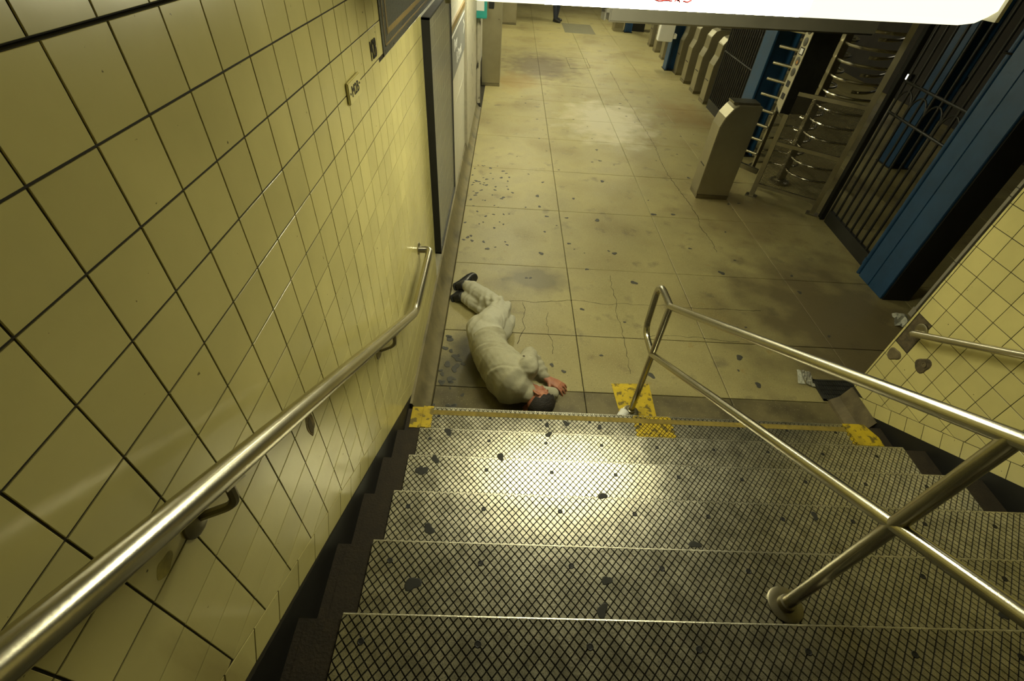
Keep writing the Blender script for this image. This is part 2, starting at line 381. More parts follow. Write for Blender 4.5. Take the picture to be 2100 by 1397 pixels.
for x, y in [(0.539, 3.027), (0.776, 3.02), (1.138, 3.004), (0.532, 3.94), (0.447, 3.538), (1.343, 4.081), (2.603, 4.365), (1.857, 3.23), (2.105, 2.49), (-0.28, 4.347), (1.253, 0.548), (1.233, 2.305), (1.348, 1.791), (2.06, 0.8), (2.104, 0.496), (3.023, 1.775), (2.999, 1.128), (2.316, 2.045), (0.444, 2.226), (1.401, 4.77), (2.106, 3.259)]:
    gum(x, y, .001, random.uniform(.018, .032))
for k in range(60): gum(random.uniform(-.40, .10), random.uniform(2.2, 4.4), .001, random.uniform(.01, .022))
for k in range(26): gum(random.gauss(-.30, .06), random.uniform(.15, .95), .001, random.uniform(.010, .030))
for k in range(60): gum(random.uniform(0, 3.2), random.uniform(.5, 8), .001, random.uniform(.008, .02))

# ---- left wall : backing plus real tiles
wall_l = MB()
wall_l.box((-.85, -3.3, -.3), (XL-.0022, 1.49, 2.517)); wall_l.box((-.85, -3.3, 2.517), (XL-.0152, 1.49, 5.6)); wl = struct(wall_l.build('wall_left', GROUT))
SL = .615
up_z = lambda y: .354-SL*y          # upper line of the border course
lo_z = lambda y: .245-.597*y        # lower edge of the tiling along the stair
def tile_mesh(poly, xw, sgn, th=.006):
    P = inset(poly, .0019); Q = inset(poly, .0025); n = len(P); m = MB()
    A = [(xw, p[0], p[1]) for p in P]; B = [(xw+sgn*th*.8, p[0], p[1]) for p in P]; D = [(xw+sgn*th, p[0], p[1]) for p in Q]
    fs = [((i+1) % n, i, n+i, n+(i+1) % n) for i in range(n)]+[(n+(i+1) % n, n+i, 2*n+i, 2*n+(i+1) % n) for i in range(n)]+[tuple(range(3*n-1, 2*n-1, -1))]
    if sgn < 0: pass
    else: fs = [f[::-1] for f in fs]
    return A+B+D, fs
PW, PH, Y0, Z0 = .1248, .1235, -1.318, 2.518
polysL = []
for i in range(-14, 24):
    for j in range(-6, 21):
        y0, y1 = Y0+i*PW, min(Y0+(i+1)*PW, 1.489); z1, z0 = Z0-j*PH, Z0-(j+1)*PH
        if y0 > 1.47 or j == -1: 
            if y0 > 1.47: continue
        poly = [(y0, z0), (y1, z0), (y1, z1), (y0, z1)]
        if y0 > .29: poly = clip(poly, 0, -1, -.17)
        poly = clip(poly, -SL, -1, -.354)
        if len(poly) >= 3 and y1 > .395 and z1 > 2.13 and z0 < 2.515:
            if z0 > 2.12: poly = clip(poly, 1, 0, .393)
            else: poly = clip(poly, 0, 1, 2.133)
        if len(poly) < 3: continue
        poly = clip(poly, 0, -1, -.17)
        if len(poly) >= 3 and area(poly) > 3e-4: polysL.append((poly, -.012 if j < 0 else 0))
# the border course, its joints square to the slope
ca = 1/math.hypot(1, SL); dy, dz = ca, -SL*ca
k = 0; s0 = -3.0
while True:
    ya = s0+k*.125*dy; yb = ya+.125*dy; k += 1
    if ya > .3: break
    quad = [(ya, up_z(ya)), (yb, up_z(yb)), (yb-SL*.098*ca, up_z(yb)-.098*ca), (ya-SL*.098*ca, up_z(ya)-.098*ca)]
    quad = clip(quad, 0, -1, -.17)
    if len(quad) >= 3 and area(quad) > 3e-4: polysL.append((quad, 0))
def lay_tiles(polys, xw, sgn, parent, lim=296):
    sc_ = []
    for poly, dx in polys:
        cy = sum(p[0] for p in poly)/len(poly); cz = sum(p[1] for p in poly)/len(poly)
        v, d = in_view((xw, cy, cz)); sc_.append((0 if v else 1, d, poly, dx))
    sc_.sort(key=lambda t: (t[0], t[1])); rest = MB()
    for n, (v, d, poly, dx) in enumerate(sc_):
        vs, fs = tile_mesh(poly, xw-.0022*sgn+sgn*dx, sgn, .0022+random.uniform(-.0002, .0002))
        if v == 0 and n < lim:
            m = MB(); m.add(vs, fs)
            cy = sum(p[0] for p in poly)/len(poly); cz = sum(p[1] for p in poly)/len(poly)
            a, b_ = random.uniform(-.004, .004), random.uniform(-.004, .004)
            m.v = [(x+(y-cy)*a+(z-cz)*b_ if abs(x-(xw-.0022*sgn+sgn*dx)) > .001 else x, y, z) for x, y, z in m.v]
            m.build('tile', TILE, parent)
        else: rest.add(vs, fs)
    if rest.v:
        o = rest.build('tile_field', TILE, parent); o['kind'] = 'stuff'
lay_tiles(polysL, XL, 1, wl)
for cy, cz, ry, rz, sd, m_ in [(-1.10, 1.475, .024, .055, 2.2, CHIP), (-1.105, 1.47, .015, .036, 5.1, CONC), (-1.64, 1.80, .022, .020, 1.1, SMEAR)]:
    m = MB(); n = 20; ring = [(cy+ry*math.cos(2*PI*i/n)*(1+.2*math.sin(4*PI*i/n+sd)), cz+rz*math.sin(2*PI*i/n)*(1+.18*math.sin(6*PI*i/n+sd))) for i in range(n)]
    e = .0022 if m_ is CONC else .0004 if m_ is SMEAR else .0012
    m.add([(XL-.001, y, z) for y, z in ring]+[(XL+e, cy+(y-cy)*.9, cz+(z-cz)*.9) for y, z in ring], [(i, (i+1) % n, n+(i+1) % n, n+i) for i in range(n)]+[tuple(range(n, 2*n))])
    m.build('chipped_patch', m_, wl)
# shelf where the lower tiling stands proud, and the black skirting that follows the steps
sk = MB()
sk.prism([(XL-.02, -3.3, lo_z(-3.3)), (XL-.02, .13, lo_z(.13)), (XL-.02, .13, -.02), (XL-.02, -.3, -.02), (XL-.02, -3.3, 1.7)], (.0185, 0, 0))
struct(sk.build('trim_1', BLACK))
# continuing left wall beyond the poster case, painted
struct(MB().box((-.85, 1.49, -.3), (XL-.004, 6.95, 5.6)).build('wall_left_far', WHITE))
wp = MB()
for y0, y1 in [(1.492, 2.1), (2.103, 2.7), (2.703, 3.3), (3.303, 3.9), (3.903, 4.5), (4.503, 4.66)]:
    for z0, z1 in [(.17, .60), (.603, 1.03), (1.033, 1.46), (1.463, 1.89), (1.893, 2.13)]:
        MB().box((XL-.004, y0, z0), (XL, y1, z1)).build('panel', WHITE, bpy.data.objects['wall_left_far'], bevel=.001)
struct(MB().box((-.85, 6.95, -.3), (-.62, 21.2, 5.6)).build('wall_left_end', WHITE))
struct(MB().box((XL-.01, 4.68, .0), (XL+.035, 6.6, 2.72)).build('trim_2', CREAMP))
# cove base
cv = MB(); cv.prism([(XL-.02, .03, -.01), (-.432, .03, -.01), (-.436, .03, .012), (-.475, .03, .03), (-.505, .03, .075), (-.535, .03, .165), (XL-.02, .03, .172)], (0, 6.75, 0))
struct(cv.build('baseboard_left', COVE, smooth=True))
# ---- right wall
wr = struct(MB().prism([(XR+.0022, -3.3, -.3), (XR+.0022, .35, -.3), (XR+.0022, .35, 3.0), (XR+.0022, -3.3, 5.6)], (.26, 0, 0)).build('wall_right', GROUT))
polysR = []
zr = [1.664+.1265*k for k in range(1, 12)][::-1]+[1.664, 1.535, 1.406, 1.285, 1.162, 1.04, .915, .79, .672, .555, .435, .315, .19]
yr = [.342-.1255*k for k in range(0, 22)]
upr = lambda y: .335-SL*y
def lower_ok(poly): return poly
holes = [(.22, .34, .675, .91)]
for a in range(len(yr)-1):
    for b_ in range(len(zr)-1):
        y1, y0 = yr[a], yr[a+1]; z1, z0 = zr[b_], zr[b_+1]
        cy, cz = (y0+y1)/2, (z0+z1)/2
        if any(h[0] < cy < h[1] and h[2] < cz < h[3] for h in holes): continue
        poly = clip([(y0, z0), (y1, z0), (y1, z1), (y0, z1)], -SL, -1, -.335)
        if len(poly) >= 3 and area(poly) > 3e-4: polysR.append((poly, 0))
k = 0
while True:
    yb = .34-k*.125*ca; ya = yb-.125*ca; k += 1
    if ya < -2.6: break
    polysR.append(([(ya, upr(ya)), (yb, upr(yb)), (yb-SL*.1*ca, upr(yb)-.1*ca), (ya-SL*.1*ca, upr(ya)-.1*ca)], 0))
lay_tiles(polysR, XR, -1, wr, 200)
for b_ in range(len(zr)-1):      # bullnose tiles round the free corner
    z1, z0 = zr[b_], zr[b_+1]
    pr = [(XR, .345), (XR, .352), (XR+.004, .362), (XR+.012, .368), (XR+.03, .370), (XR+.13, .370), (XR+.13, .345)]
    MB().prism([(x, y, z0+.002) for x, y in pr], (0, 0, z1-z0-.004)).build('bullnose_tile', TILE, wr, smooth=False)
MB().prism([(XR+.0055, -3.2, lo_z(-3.2)+.0), (XR+.0055, .34, .06), (XR+.0055, .34, -.02), (XR+.0055, -.3, -.02), (XR+.0055, -3.2, 1.7)], (-.0045, 0, 0)).build('trim_3', BLACK)
struct(bpy.data.objects['trim_3'])
# broken patch of mortar under the right hand rail, and a second one below it
pm = MB()
def blob_patch(cy, cz, ry, rz, th, n=22, seed=1):
    random.seed(seed); ring = []; m = MB()
    for i in range(n):
        a = 2*PI*i/n; f = .95+.14*math.sin(2*a+seed)+.10*math.sin(3*a+2*seed)+random.uniform(-.03, .03); ring.append((cy+ry*f*math.cos(a), cz+rz*f*math.sin(a)))
    vs = [(XR+.001, y, z) for y, z in ring]+[(XR-th, cy+(y-cy)*.8, cz+(z-cz)*.8) for y, z in ring]
    m.add(vs, [(i, (i+1) % n, n+(i+1) % n, n+i) for i in range(n)]+[tuple(range(n, 2*n))]); return m
blob_patch(.285, .60, .055, .05, .005, seed=3).build('mortar_patch', CONC, wr)
blob_patch(.085, .70, .06, .055, .004, seed=4).build('mortar_patch', MORTAR, wr)
MB().box((XR+.001, .222, .677), (XR+.006, .338, .912)).build('bare_board', MORTAR, wr)
MB().lathe((XR, .075, .715), (-1, 0, 0), [(0, .017), (.009, .017), (.009, .012), (.006, .011)], 14).build('bolt', CONC, wr)
# concrete foot of the right wall
cf = MB(); cf.prism([(XR+.2, .03, -.01), (2.60, .03, -.01), (2.605, .03, .02), (2.66, .03, .06), (2.695, .03, .17), (XR+.2, .03, .19)], (0, .33, 0))
struct(cf.build('baseboard_right', CONC))
# ---- far walls, ceiling
struct(MB().box((-.8, 19.6, 0), (9.0, 19.9, 3.0)).build('wall_back', WHITE))
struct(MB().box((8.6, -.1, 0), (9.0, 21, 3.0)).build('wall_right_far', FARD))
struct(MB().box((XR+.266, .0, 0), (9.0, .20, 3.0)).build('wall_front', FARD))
cl = MB(); cl.box((-.85, .55, 2.78), (9.0, 21, 2.95))
struct(cl.build('ceiling', CEIL))
struct(MB().prism([(-.85, .55, 2.78), (-.85, .55, 2.95), (-.85, -3.4, 5.35), (-.85, -3.4, 5.15)], (3.9, 0, 0)).build('ceiling_slope', CEIL))
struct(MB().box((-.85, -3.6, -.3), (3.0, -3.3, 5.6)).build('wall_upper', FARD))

# ================================================================ STAIRCASE
st = thing('staircase', 'flight of concrete steps with diamond-patterned metal treads leading down to the floor', 'stairs', (1.06, 0, 0))
prof = [(0.0, -.3), (0.0, RISE-.006)]
body = MB(); pts = [(0.012, -.3)]
for n in range(1, NT+1):
    pts += [(-(n-1)*GO-.012, pts[-1][1] if n > 1 else -.3), (-(n-1)*GO-.012, n*RISE-.012)]
pts += [(-NT*GO, NT*RISE-.012), (-NT*GO, -.3)]
pts = pts[1:]
body.prism([(XL-.02, y, z) for y, z in pts], (XR-XL+.03, 0, 0)); body.build('step_body', STEPC, st)
TX0, TX1 = -.42, 2.56
DX, DY = .0305, .0345
def tread(n):
    z = n*RISE; yf = -(n-1)*GO; yb = -n*GO+.014
    m = MB(); m.box((TX0, yb, z-.013), (TX1, yf, z-.004)); m.box((TX0, yf-.006, z-.05), (TX1, yf, z-.004))
    p = m.build('tread_plate', TGAP, st)
    q = MB(); g = .0015
    ny = int(math.ceil((yf-yb)/DY*2))+2; nx = int(math.ceil((TX1-TX0)/DX))+2
    hx, hy = DX/2-g*1.25, DY/2-g*1.4
    for a in range(ny):
        cy = yf-a*DY/2
        for b_ in range(nx):
            cx = TX0+b_*DX+(DX/2 if a % 2 else 0)
            P = [(cx-hx, cy), (cx, cy-hy), (cx+hx, cy), (cx, cy+hy)]
            if min(p_[1] for p_ in P) > yf or cx-hx > TX1 or cx+hx < TX0: continue
            if max(p_[1] for p_ in P) < yb: continue
            if min(p_[1] for p_ in P) < yb or max(p_[1] for p_ in P) > yf or P[0][0] < TX0 or P[2][0] > TX1:
                P = clip(clip(clip(clip(P, 0, 1, yf), 0, -1, -yb), 1, 0, TX1), -1, 0, -TX0)
                if len(P) < 3: continue
            k = len(P); mx = sum(p_[0] for p_ in P)/k; my = sum(p_[1] for p_ in P)/k; f = .93
            mi = 0
            if n == 1 and (.955 < cx < 1.22 or cx > TX1-.14+.3*(yf-cy)*0 or cx < TX0+.03): mi = 1
            
            q.add([(x, y, z-.0045) for x, y in P]+[(mx+(x-mx)*f, my+(y-my)*f, z) for x, y in P],
                  [(i, (i+1) % k, k+(i+1) % k, k+i) for i in range(k)]+[tuple(range(k, 2*k))], mi)
    o = q.build('raised_lozenges', [TREAD, YEL, OLIVE], p); o['kind'] = 'stuff'
    nb = MB(); r = .0045
    nb.prism([(TX0, yf-.003, z-.001), (TX0, yf-.001, z-.0006), (TX0, yf+.003, z-.002), (TX0, yf+.005, z-.006), (TX0, yf+.004, z-.045), (TX0, yf-.003, z-.045)], (TX1-TX0, 0, 0))
    nb.build('nosing', TREAD, st)
    for x in [-.01+.3365*k for k in range(-1, 8)]:
        MB().lathe((x+random.uniform(-.006, .006), yf-.072, z-.004), (0, 0, 1), [(0, .0105), (.0048, .0105), (.0054, .0085), (.0046, .006)], 12).build('bolt', BLACK, p)
for n in range(1, NT+1): tread(n)
GUMD = []
for g_ in gums:
    g2 = g_.copy(); g2.materials[0] = DGUM; GUMD.append(g2)
MB().box((TX0+.036, -.062, RISE-.002), (TX1-.13, -.024, RISE+.0008)).build('grip_strip', OLIVE, st)
for n in range(1, NT+1):       # bare concrete strips either side of the plates
    z = n*RISE; yf = -(n-1)*GO-.03
    MB().box((XL+.02+.01*(n % 2), yf-GO+.02, z-.03), (TX0-.002, yf, z-.010)).build('side_strip', STEPC, st, bevel=.003)
    MB().box((TX1+.002, yf-GO+.02, z-.03), (XR-.03, yf, z-.010)).build('side_strip', STEPC, st, bevel=.003)
MB().box((XL+.025, -.165, RISE-.010), (TX0+.002, .002, RISE-.006)).build('yellow_patch', YEL, st)
MB().box((TX0-.03, -.165, RISE-.006), (TX0+.035, .006, RISE+.0022)).build('yellow_patch', YEL, st)
MB().prism([(TX1-.13, .005, RISE+.001), (TX1+.02, .005, RISE+.001), (TX1+.07, -.10, RISE+.001), (TX1+.07, -.17, RISE+.001), (TX1-.10, -.17, RISE+.001)], (0, 0, .0015)).build('yellow_patch', YEL, st)
pl = [(.92, .44), (1.21, .455), (1.205, .01), (.945, .01)]
MB().prism([(x+random.uniform(-.006, .006), y, .0006) for x, y in pl], (0, 0, .0018)).build('yellow_patch', YEL, floor)
# black blots of gum trodden into the treads
for x, y, z, r in [(-.25, -1.35, .89, .026), (.45, -1.32, .89, .02), (.42, -1.42, .89, .024), (-.24, -1.07, .712, .022), (.9, -1.1, .712, .024), (.53, -.89, .712, .02),
                   (-.28, -.62, .534, .024), (.06, -.59, .534, .02), (-.34, -.69, .534, .026), (-.25, -.32, .356, .024), (.35, -.31, .356, .018), (.37, -.11, .178, .018), (.5, -.09, .178, .02), (.72, -.11, .178, .02), (1.5, -.95, .712, .02), (1.9, -1.4, .89, .02)]:
    gum(x, y, z-.0002, r, st, GUMD)

# ================================================================ LIGHT FITTINGS
def rot2(p, a): return (p[0]*math.cos(a)-p[1]*math.sin(a), p[0]*math.sin(a)+p[1]*math.cos(a))
# fixture hanging just beyond the stair foot, turned a few degrees
O = Vector((-.235, .19, 2.380)); ua = Vector((.988, .152, 0)); va = Vector((-.152, .988, 0)); LEN = 2.47
cl1 = thing('ceiling_light', 'long glowing wrap-around ceiling light with red lettering above the foot of the stairs', 'light', (1.2, .45, 2.385))
def P3(u, v, z): return O+ua*u+va*v+Vector((0, 0, z))
W_ = .26
sec = [(0, .03), (0, .14), (W_, .14), (W_, .03), (W_-.05, 0), (.05, 0)]
d = MB(); ring = []
us = [0.0, .06, .12, .38, 1.50, LEN-.16, LEN-.07, LEN]; ins = [.04, .012, 0, 0, 0, 0, .012, .04]
for u_, i_ in zip(us, ins):
    ring.append([P3(u_, i_+(v-0)*(W_-2*i_)/W_, max(z, 0)+(i_*.8 if z < .1 else 0)) for v, z in sec])
n = len(sec); vs = [p for r_ in ring for p in r_]
fs = [(a*n+j, (a+1)*n+j, (a+1)*n+(j+1) % n, a*n+(j+1) % n) for a in range(len(us)-1) for j in range(n)]
d.add(vs[:4*n], fs[:3*n]+[tuple(range(n))]); d.build('diffuser', LITEND, cl1, smooth=False)
d = MB(); d.add(vs[3*n:5*n], [tuple(i-3*n for i in f) for f in fs[3*n:4*n]]); d.build('diffuser', LITLENS, cl1)
d = MB(); k_ = len(us)-4
d.add(vs[4*n:], [tuple(i-4*n for i in f) for f in fs[4*n:]]+[tuple(range(k_*n-1, (k_-1)*n-1, -1))]); d.build('diffuser', LITEND, cl1, smooth=False)
rm = MB(); rm.obox(P3(-.012, -.012, -.004)+Vector((0, 0, .0)), ua*0.02, va*(W_+.02), (0, 0, .16)); rm.build('end_cap', HOUSE, cl1)
rm = MB(); rm.obox(P3(LEN-.008, .02, .02), ua*.02, va*(W_-.02), (0, 0, .14)); rm.build('end_cap', HOUSE, cl1)
rm = MB(); rm.obox(P3(-.01, .0, .14), ua*(LEN+.02), va*W_, (0, 0, .05)); rm.obox(P3(.5, .08, .19), ua*.06, va*.06, (0, 0, .42)); rm.obox(P3(1.7, .08, .19), ua*.06, va*.06, (0, 0, .42))
rm.build('housing', HOUSE, cl1)
fr = (P3(.52, -.0015, .045), ua, Vector((0, 0, 1)))
text_mesh('red_mark', 'ᴖ ᴖ', .05, fr, RED, cl1) if False else None
def strokes(name, parent, base, rv, uv, L_, m, wd=.006, off=Vector((0, 0, 0))):
    q = MB()
    for ln in L_:
        q.tube([base+rv*a+uv*b_+off for a, b_ in ln], wd, 6)
    return q.build(name, m, parent)
strokes('red_mark', cl1, P3(.62, -.003, .040), ua, Vector((0, 0, 1)), [[(0, .02), (.004, .006), (.014, .0), (.022, .008)], [(.034, .004), (.044, .002), (.052, .01), (.05, .022)]], RED, .004)
strokes('red_mark', cl1, P3(.80, -.003, .036), ua, Vector((0, 0, 1)), [[(.0, .006), (.03, .0), (.06, .004), (.085, .002)], [(.095, 0), (.105, .014), (.118, 0)], [(.103, .005), (.113, .005)], [(.13, .004), (.15, .001), (.165, .008)]], RED, .0035)
# fixtures further along the corridor ceiling (they light the passage)
lamp0 = None
for k, (x, y, lab) in enumerate([(.15, 4.6, 'fluorescent ceiling light above the grey wall sign'), (.3, 7.9, 'fluorescent ceiling light above the teal call box'), (3.0, 10.6, 'fluorescent ceiling light above the blue column in the turnstile row'),
                                 (2.9, 15.2, 'fluorescent ceiling light above the grey cabinet far down the corridor'), (1.0, 13.0, 'fluorescent ceiling light above the distant standing person')]):
    if lamp0 is None:
        t = thing('ceiling_light', lab, 'light', (x, y, 2.70), 'corridor ceiling lights')
        MB().box((x-.08, y-.62, 2.70), (x+.08, y+.62, 2.78)).build('housing', HOUSE, t)
        MB().box((x-.06, y-.6, 2.66), (x+.06, y+.6, 2.70)).build('diffuser', LITFAR, t)
        lamp0 = t
    else:
        t = copy_tree(lamp0); t.location = (x, y, 2.70); t['label'] = lab
for k, (x, y, lab) in enumerate([(6.4, 6.0, 'dim ceiling light behind the iron bar gate'), (6.4, 11.5, 'dim ceiling light beyond the turnstile row')]):
    t = copy_tree(lamp0); t.location = (x, y, 2.70); t['label'] = lab; t['group'] = 'lights behind the gates'
    for ch in t.children:
        if ch.name.startswith('diffuser'):
            ch.data = ch.data.copy(); ch.data.materials[0] = LITDIM
# grey back of a hanging sign
hs = thing('hanging_sign', 'long grey back of an overhead sign hanging just beyond the bright ceiling light', 'sign', (1.7, 2.15, 2.1))
ha, hb = Vector((.70, 1.97, 2.10)), Vector((2.77, 2.23, 2.10)); hu = (hb-ha).normalized(); hv = Vector((-hu.y, hu.x, 0))
MB().obox(ha, hb-ha, hv*.09, (0, 0, .26)).build('sign_box', GREYP, hs, bevel=.003)
MB().obox(ha-Vector((0, 0, .012))+hv*.02, hb-ha, hv*.012, (0, 0, .012)).build('edge_rail', DSTEEL, hs)
b = MB(); b.obox(ha-hu*.045, hu*.011, hv*.09, (0, 0, .60)); b.obox(ha-hu*.011, hu*.010, hv*.09, (0, 0, .60)); b.obox(ha-hu*.045+Vector((0, 0, .045)), hu*.04, hv*.08, (0, 0, .2)); b.build('hanger_bracket', GREYP, hs)
MB().obox(hb-hu*.05+hv*.03+Vector((0, 0, .26)), hu*.03, hv*.03, (0, 0, .42)).build('hanger_rod', DSTEEL, hs)

# ================================================================ HAND RAILS
def bracket(m, p, wallx, sg):
    p = Vector(p)
    m.tube(fillet([p+Vector((0, 0, -.012)), p+Vector((0, -.01, -.085)), (wallx, p.y-.03, p.z-.112)], .025), .009, 8)
# left wall rail
lh = thing('handrail', 'round steel handrail bracketed to the left tiled wall', 'handrail', (XL, -.6, 1.2))
lr = [(-.47, -3.0, 2.80), (-.47, -1.81, 2.10), (-.47, -.96, 1.57), (-.47, .12, .90), (-.47, .74, .905), (XL, .76, .915)]
lr = [Vector(p) for p in lr]
path = fillet([lr[0], lr[3], lr[4]+Vector((0, .04, 0)), lr[5]], .07)
MB().tube(path, .0245, 20).build('rail', STEEL, lh, smooth=True)
MB().lathe((XL, .78, .91), (1, 0, 0), [(0, .042), (.006, .042), (.009, .036), (.009, .02)], 18).build('flange', DSTEEL, lh, smooth=True)
dr = (lr[3]-lr[0]).normalized()
for y in (-1.52, -.36):
    t_ = (y-lr[0].y)/(lr[3].y-lr[0].y); p = lr[0].lerp(lr[3], t_)
    m = MB(); bracket(m, p, XL, 1); br = m.build('bracket', DSTEEL, lh, smooth=True)
    MB().lathe((XL, p.y-.03, p.z-.114), (1, 0, 0), [(0, .036), (.005, .036), (.010, .026), (.014, .012)], 16).build('bracket_plate', DSTEEL, br, smooth=True)
    MB().obox(p-dr*.03+Vector((-.014, 0, -.030)), dr*.06, (.028, 0, 0), (0, 0, .010)).build('saddle', DSTEEL, br)
# right wall rail
rh = thing('handrail', 'round steel handrail starting from the broken patch on the right tiled wall', 'handrail', (XR, 0, .9))
a_ = Vector((2.625, .215, .84)); b_ = Vector((2.625, -2.6, .84+.645*2.815))
MB().tube(fillet([(XR, .235, .835), (2.625, .235, .833), b_], .05), .021, 18).build('rail', STEEL, rh, smooth=True)
MB().lathe((XR+.004, .245, .85), (-1, 0, 0), [(0, .045), (.014, .045), (.018, .038), (.018, .02)], 18).build('flange', DSTEEL, rh, smooth=True)
p = a_.lerp(b_, .24); m = MB(); bracket(m, p, XR, -1); m.build('bracket', DSTEEL, rh, smooth=True)
# centre rail
ch_ = thing('stair_rail', 'free-standing double steel stair rail with a looped end in the middle of the steps', 'handrail', (1.02, .17, 0))
X = lambda y: 1.018+.045*(.17-y)
SLP = .593
zt = lambda y: 1.0+SLP*(.17-y); zm = lambda y: .60+SLP*(.17-y)
R_ = .0205
yt = -2.9
MB().tube([(X(.17), .17, .0), (X(.17), .17, zt(.17))], R_, 18).build('post', STEEL, ch_, smooth=True)
yp = -1.385
MB().tube([(X(yp), yp, .89), (X(yp), yp, zt(yp))], R_, 18).build('post', STEEL, ch_, smooth=True)
MB().tube([(X(.17), .17, zt(.17)), (X(yt), yt, zt(yt))], R_, 18).build('top_rail', STEEL, ch_, smooth=True)
MB().tube([(X(.17), .17, zm(.17)), (X(yt), yt, zm(yt))], R_, 18).build('mid_rail', STEEL, ch_, smooth=True)
MB().tube(fillet([(X(.17), .17, 1.0), (X(.4), .40, 1.005), (X(.4), .375, .62), (X(.17), .17, .60)], .10, 8), R_, 18).build('end_loop', STEEL, ch_, smooth=True)
MB().ball((X(.17), .17, 1.0), .0215, 16).build('joint', STEEL, ch_, smooth=True)
MB().lathe((X(.17), .17, .002), (0, 0, 1), [(0, .058), (.008, .058), (.012, .05), (.012, .03), (.03, .027), (.032, .022)], 20).build('flange', DSTEEL, ch_, smooth=True)
MB().lathe((X(yp), yp, .889), (0, 0, 1), [(0, .062), (.006, .062), (.009, .056), (.009, .03), (.03, .028), (.032, .022)], 24).build('flange', DSTEEL, ch_, smooth=True)
# white cup lying against the foot of the post
cup = thing('paper_cup', 'small white cup lying against the foot of the middle rail post', 'cup', (.93, .10, .04))
ax = Vector((.6, .75, .12)).normalized()
MB().lathe((.915, .075, .042), ax, [(0, .032), (.07, .036), (.0705, .033), (.01, .030)], 20).build('cup_wall', WHT, cup, smooth=True)
MB().lathe(Vector((.915, .075, .042))+ax*.064, ax, [(0, .0365), (.004, .039), (.010, .038), (.012, .02)], 20).build('cup_lid', CLEAR, cup, smooth=True)

# ================================================================ LEFT WALL FITTINGS
pc = thing('poster_case', 'tall black-edged poster case with a glazed front on the left wall', 'poster case', (XL, 2.13, .41))
Y0c, Y1c, Z0c, Z1c, XF = 1.49, 2.78, .41, 2.115, -.497
m = MB(); m.box((XL, Y0c, Z0c), (XF, Y0c+.012, Z1c)); m.box((XL, Y1c-.012, Z0c), (XF, Y1c, Z1c)); m.box((XL, Y0c, Z0c), (XF, Y1c, Z0c+.012)); m.box((XL, Y0c, Z1c-.012), (XF, Y1c, Z1c))
m.build('case_frame', BLACK, pc)
MB().box((XL, Y0c+.012, Z0c+.012), (XF-.016, Y1c-.012, Z1c-.012)).build('poster', POSTER, pc)
for z_ in [.50+.128*k for k in range(13)]: MB().box((XF-.016, Y0c+.02, z_), (XF-.0152, Y1c-.02, z_+.004)).build('pale_line', PLINE, pc)  # thin pale strips forming a square grid on the panel
for y_ in [1.62+.128*k for k in range(9)]: MB().box((XF-.016, y_, Z0c+.02), (XF-.0153, y_+.0025, Z1c-.02)).build('pale_line', PLINE, pc)
MB().box((XF-.008, Y0c+.012, Z0c+.012), (XF-.004, Y1c-.012, Z1c-.012)).build('glazing', CLEAR, pc)
# mosaic tablet
mo = thing('mosaic_tablet', 'dark slate mosaic tablet with a tan border high on the left wall', 'mosaic', (XL, 2.0, 2.13))
MB().box((XL-.0035, .395, 2.135), (XL+.003, 3.6, 2.515)).build('mosaic_field', SLATE, mo)
for y0, y1, z0, z1 in [(.44, 3.55, 2.165, 2.172), (.52, 3.5, 2.20, 2.222)]: MB().box((XL+.003, y0, z0), (XL+.0042, y1, z1)).build('border_band', TANM, mo)
for y0, y1, z0, z1 in [(.44, .452, 2.165, 2.51), (.505, .525, 2.20, 2.51)]: MB().box((XL+.003, y0, z0), (XL+.0042, y1, z1)).build('border_band', TANM, mo)
# lettering
text_mesh('stencil_lettering', 'M2B', .072, ((XL+.002, .228, 2.195), Vector((0, .78, 0)), Vector((0, 0, 1.35))), INK, wl)
nt = thing('number_plate', 'small raised cream plate lettered M2B on the left tiled wall', 'plate', (XL, -.135, 2.14))
MB().box((XL, -.215, 2.115), (XL+.011, -.055, 2.185)).build('plate', TILE, nt, bevel=.003)
text_mesh('plate_lettering', 'M2B', .05, ((XL+.0115, -.135, 2.149), Vector((0, 1.05, 0)), Vector((0, 0, 1))), INK, nt)
text_mesh('plate_lettering', '•', .03, ((XL+.0115, -.197, 2.147), Vector((0, 1, 0)), Vector((0, 0, 1))), INK, nt)
text_mesh('plate_lettering', '•', .03, ((XL+.0115, -.073, 2.152), Vector((0, 1, 0)), Vector((0, 0, 1))), INK, nt)
# grey sign with white lettering
gs = thing('wall_sign', 'grey sign with white lettering on the white wall beyond the poster case', 'sign', (XL, 3.75, 1.33))
MB().box((XL, 2.85, 1.335), (XL+.014, 4.64, 1.745)).build('sign_face', SIGNG, gs, bevel=.002)
MB().box((XL+.014, 2.87, 1.695), (XL+.0155, 4.62, 1.712)).build('sign_line', WHT, gs)
MB().box((XL, 2.85, 1.748), (XL+.02, 4.64, 1.80)).build('sign_cap', TANM, gs)
text_mesh('sign_lettering', 'Bway', .15, ((XL+.015, 3.50, 1.595), Vector((0, 1, 0)), Vector((0, 0, 1))), WHT, gs)
text_mesh('sign_lettering', '& Street', .15, ((XL+.015, 3.85, 1.445), Vector((0, 1.1, 0)), Vector((0, 0, 1))), WHT, gs)
text_mesh('sign_lettering', '>', .3, ((XL+.015, 4.5, 1.57), Vector((0, 1, 0)), Vector((0, 0, 1))), WHT, gs)
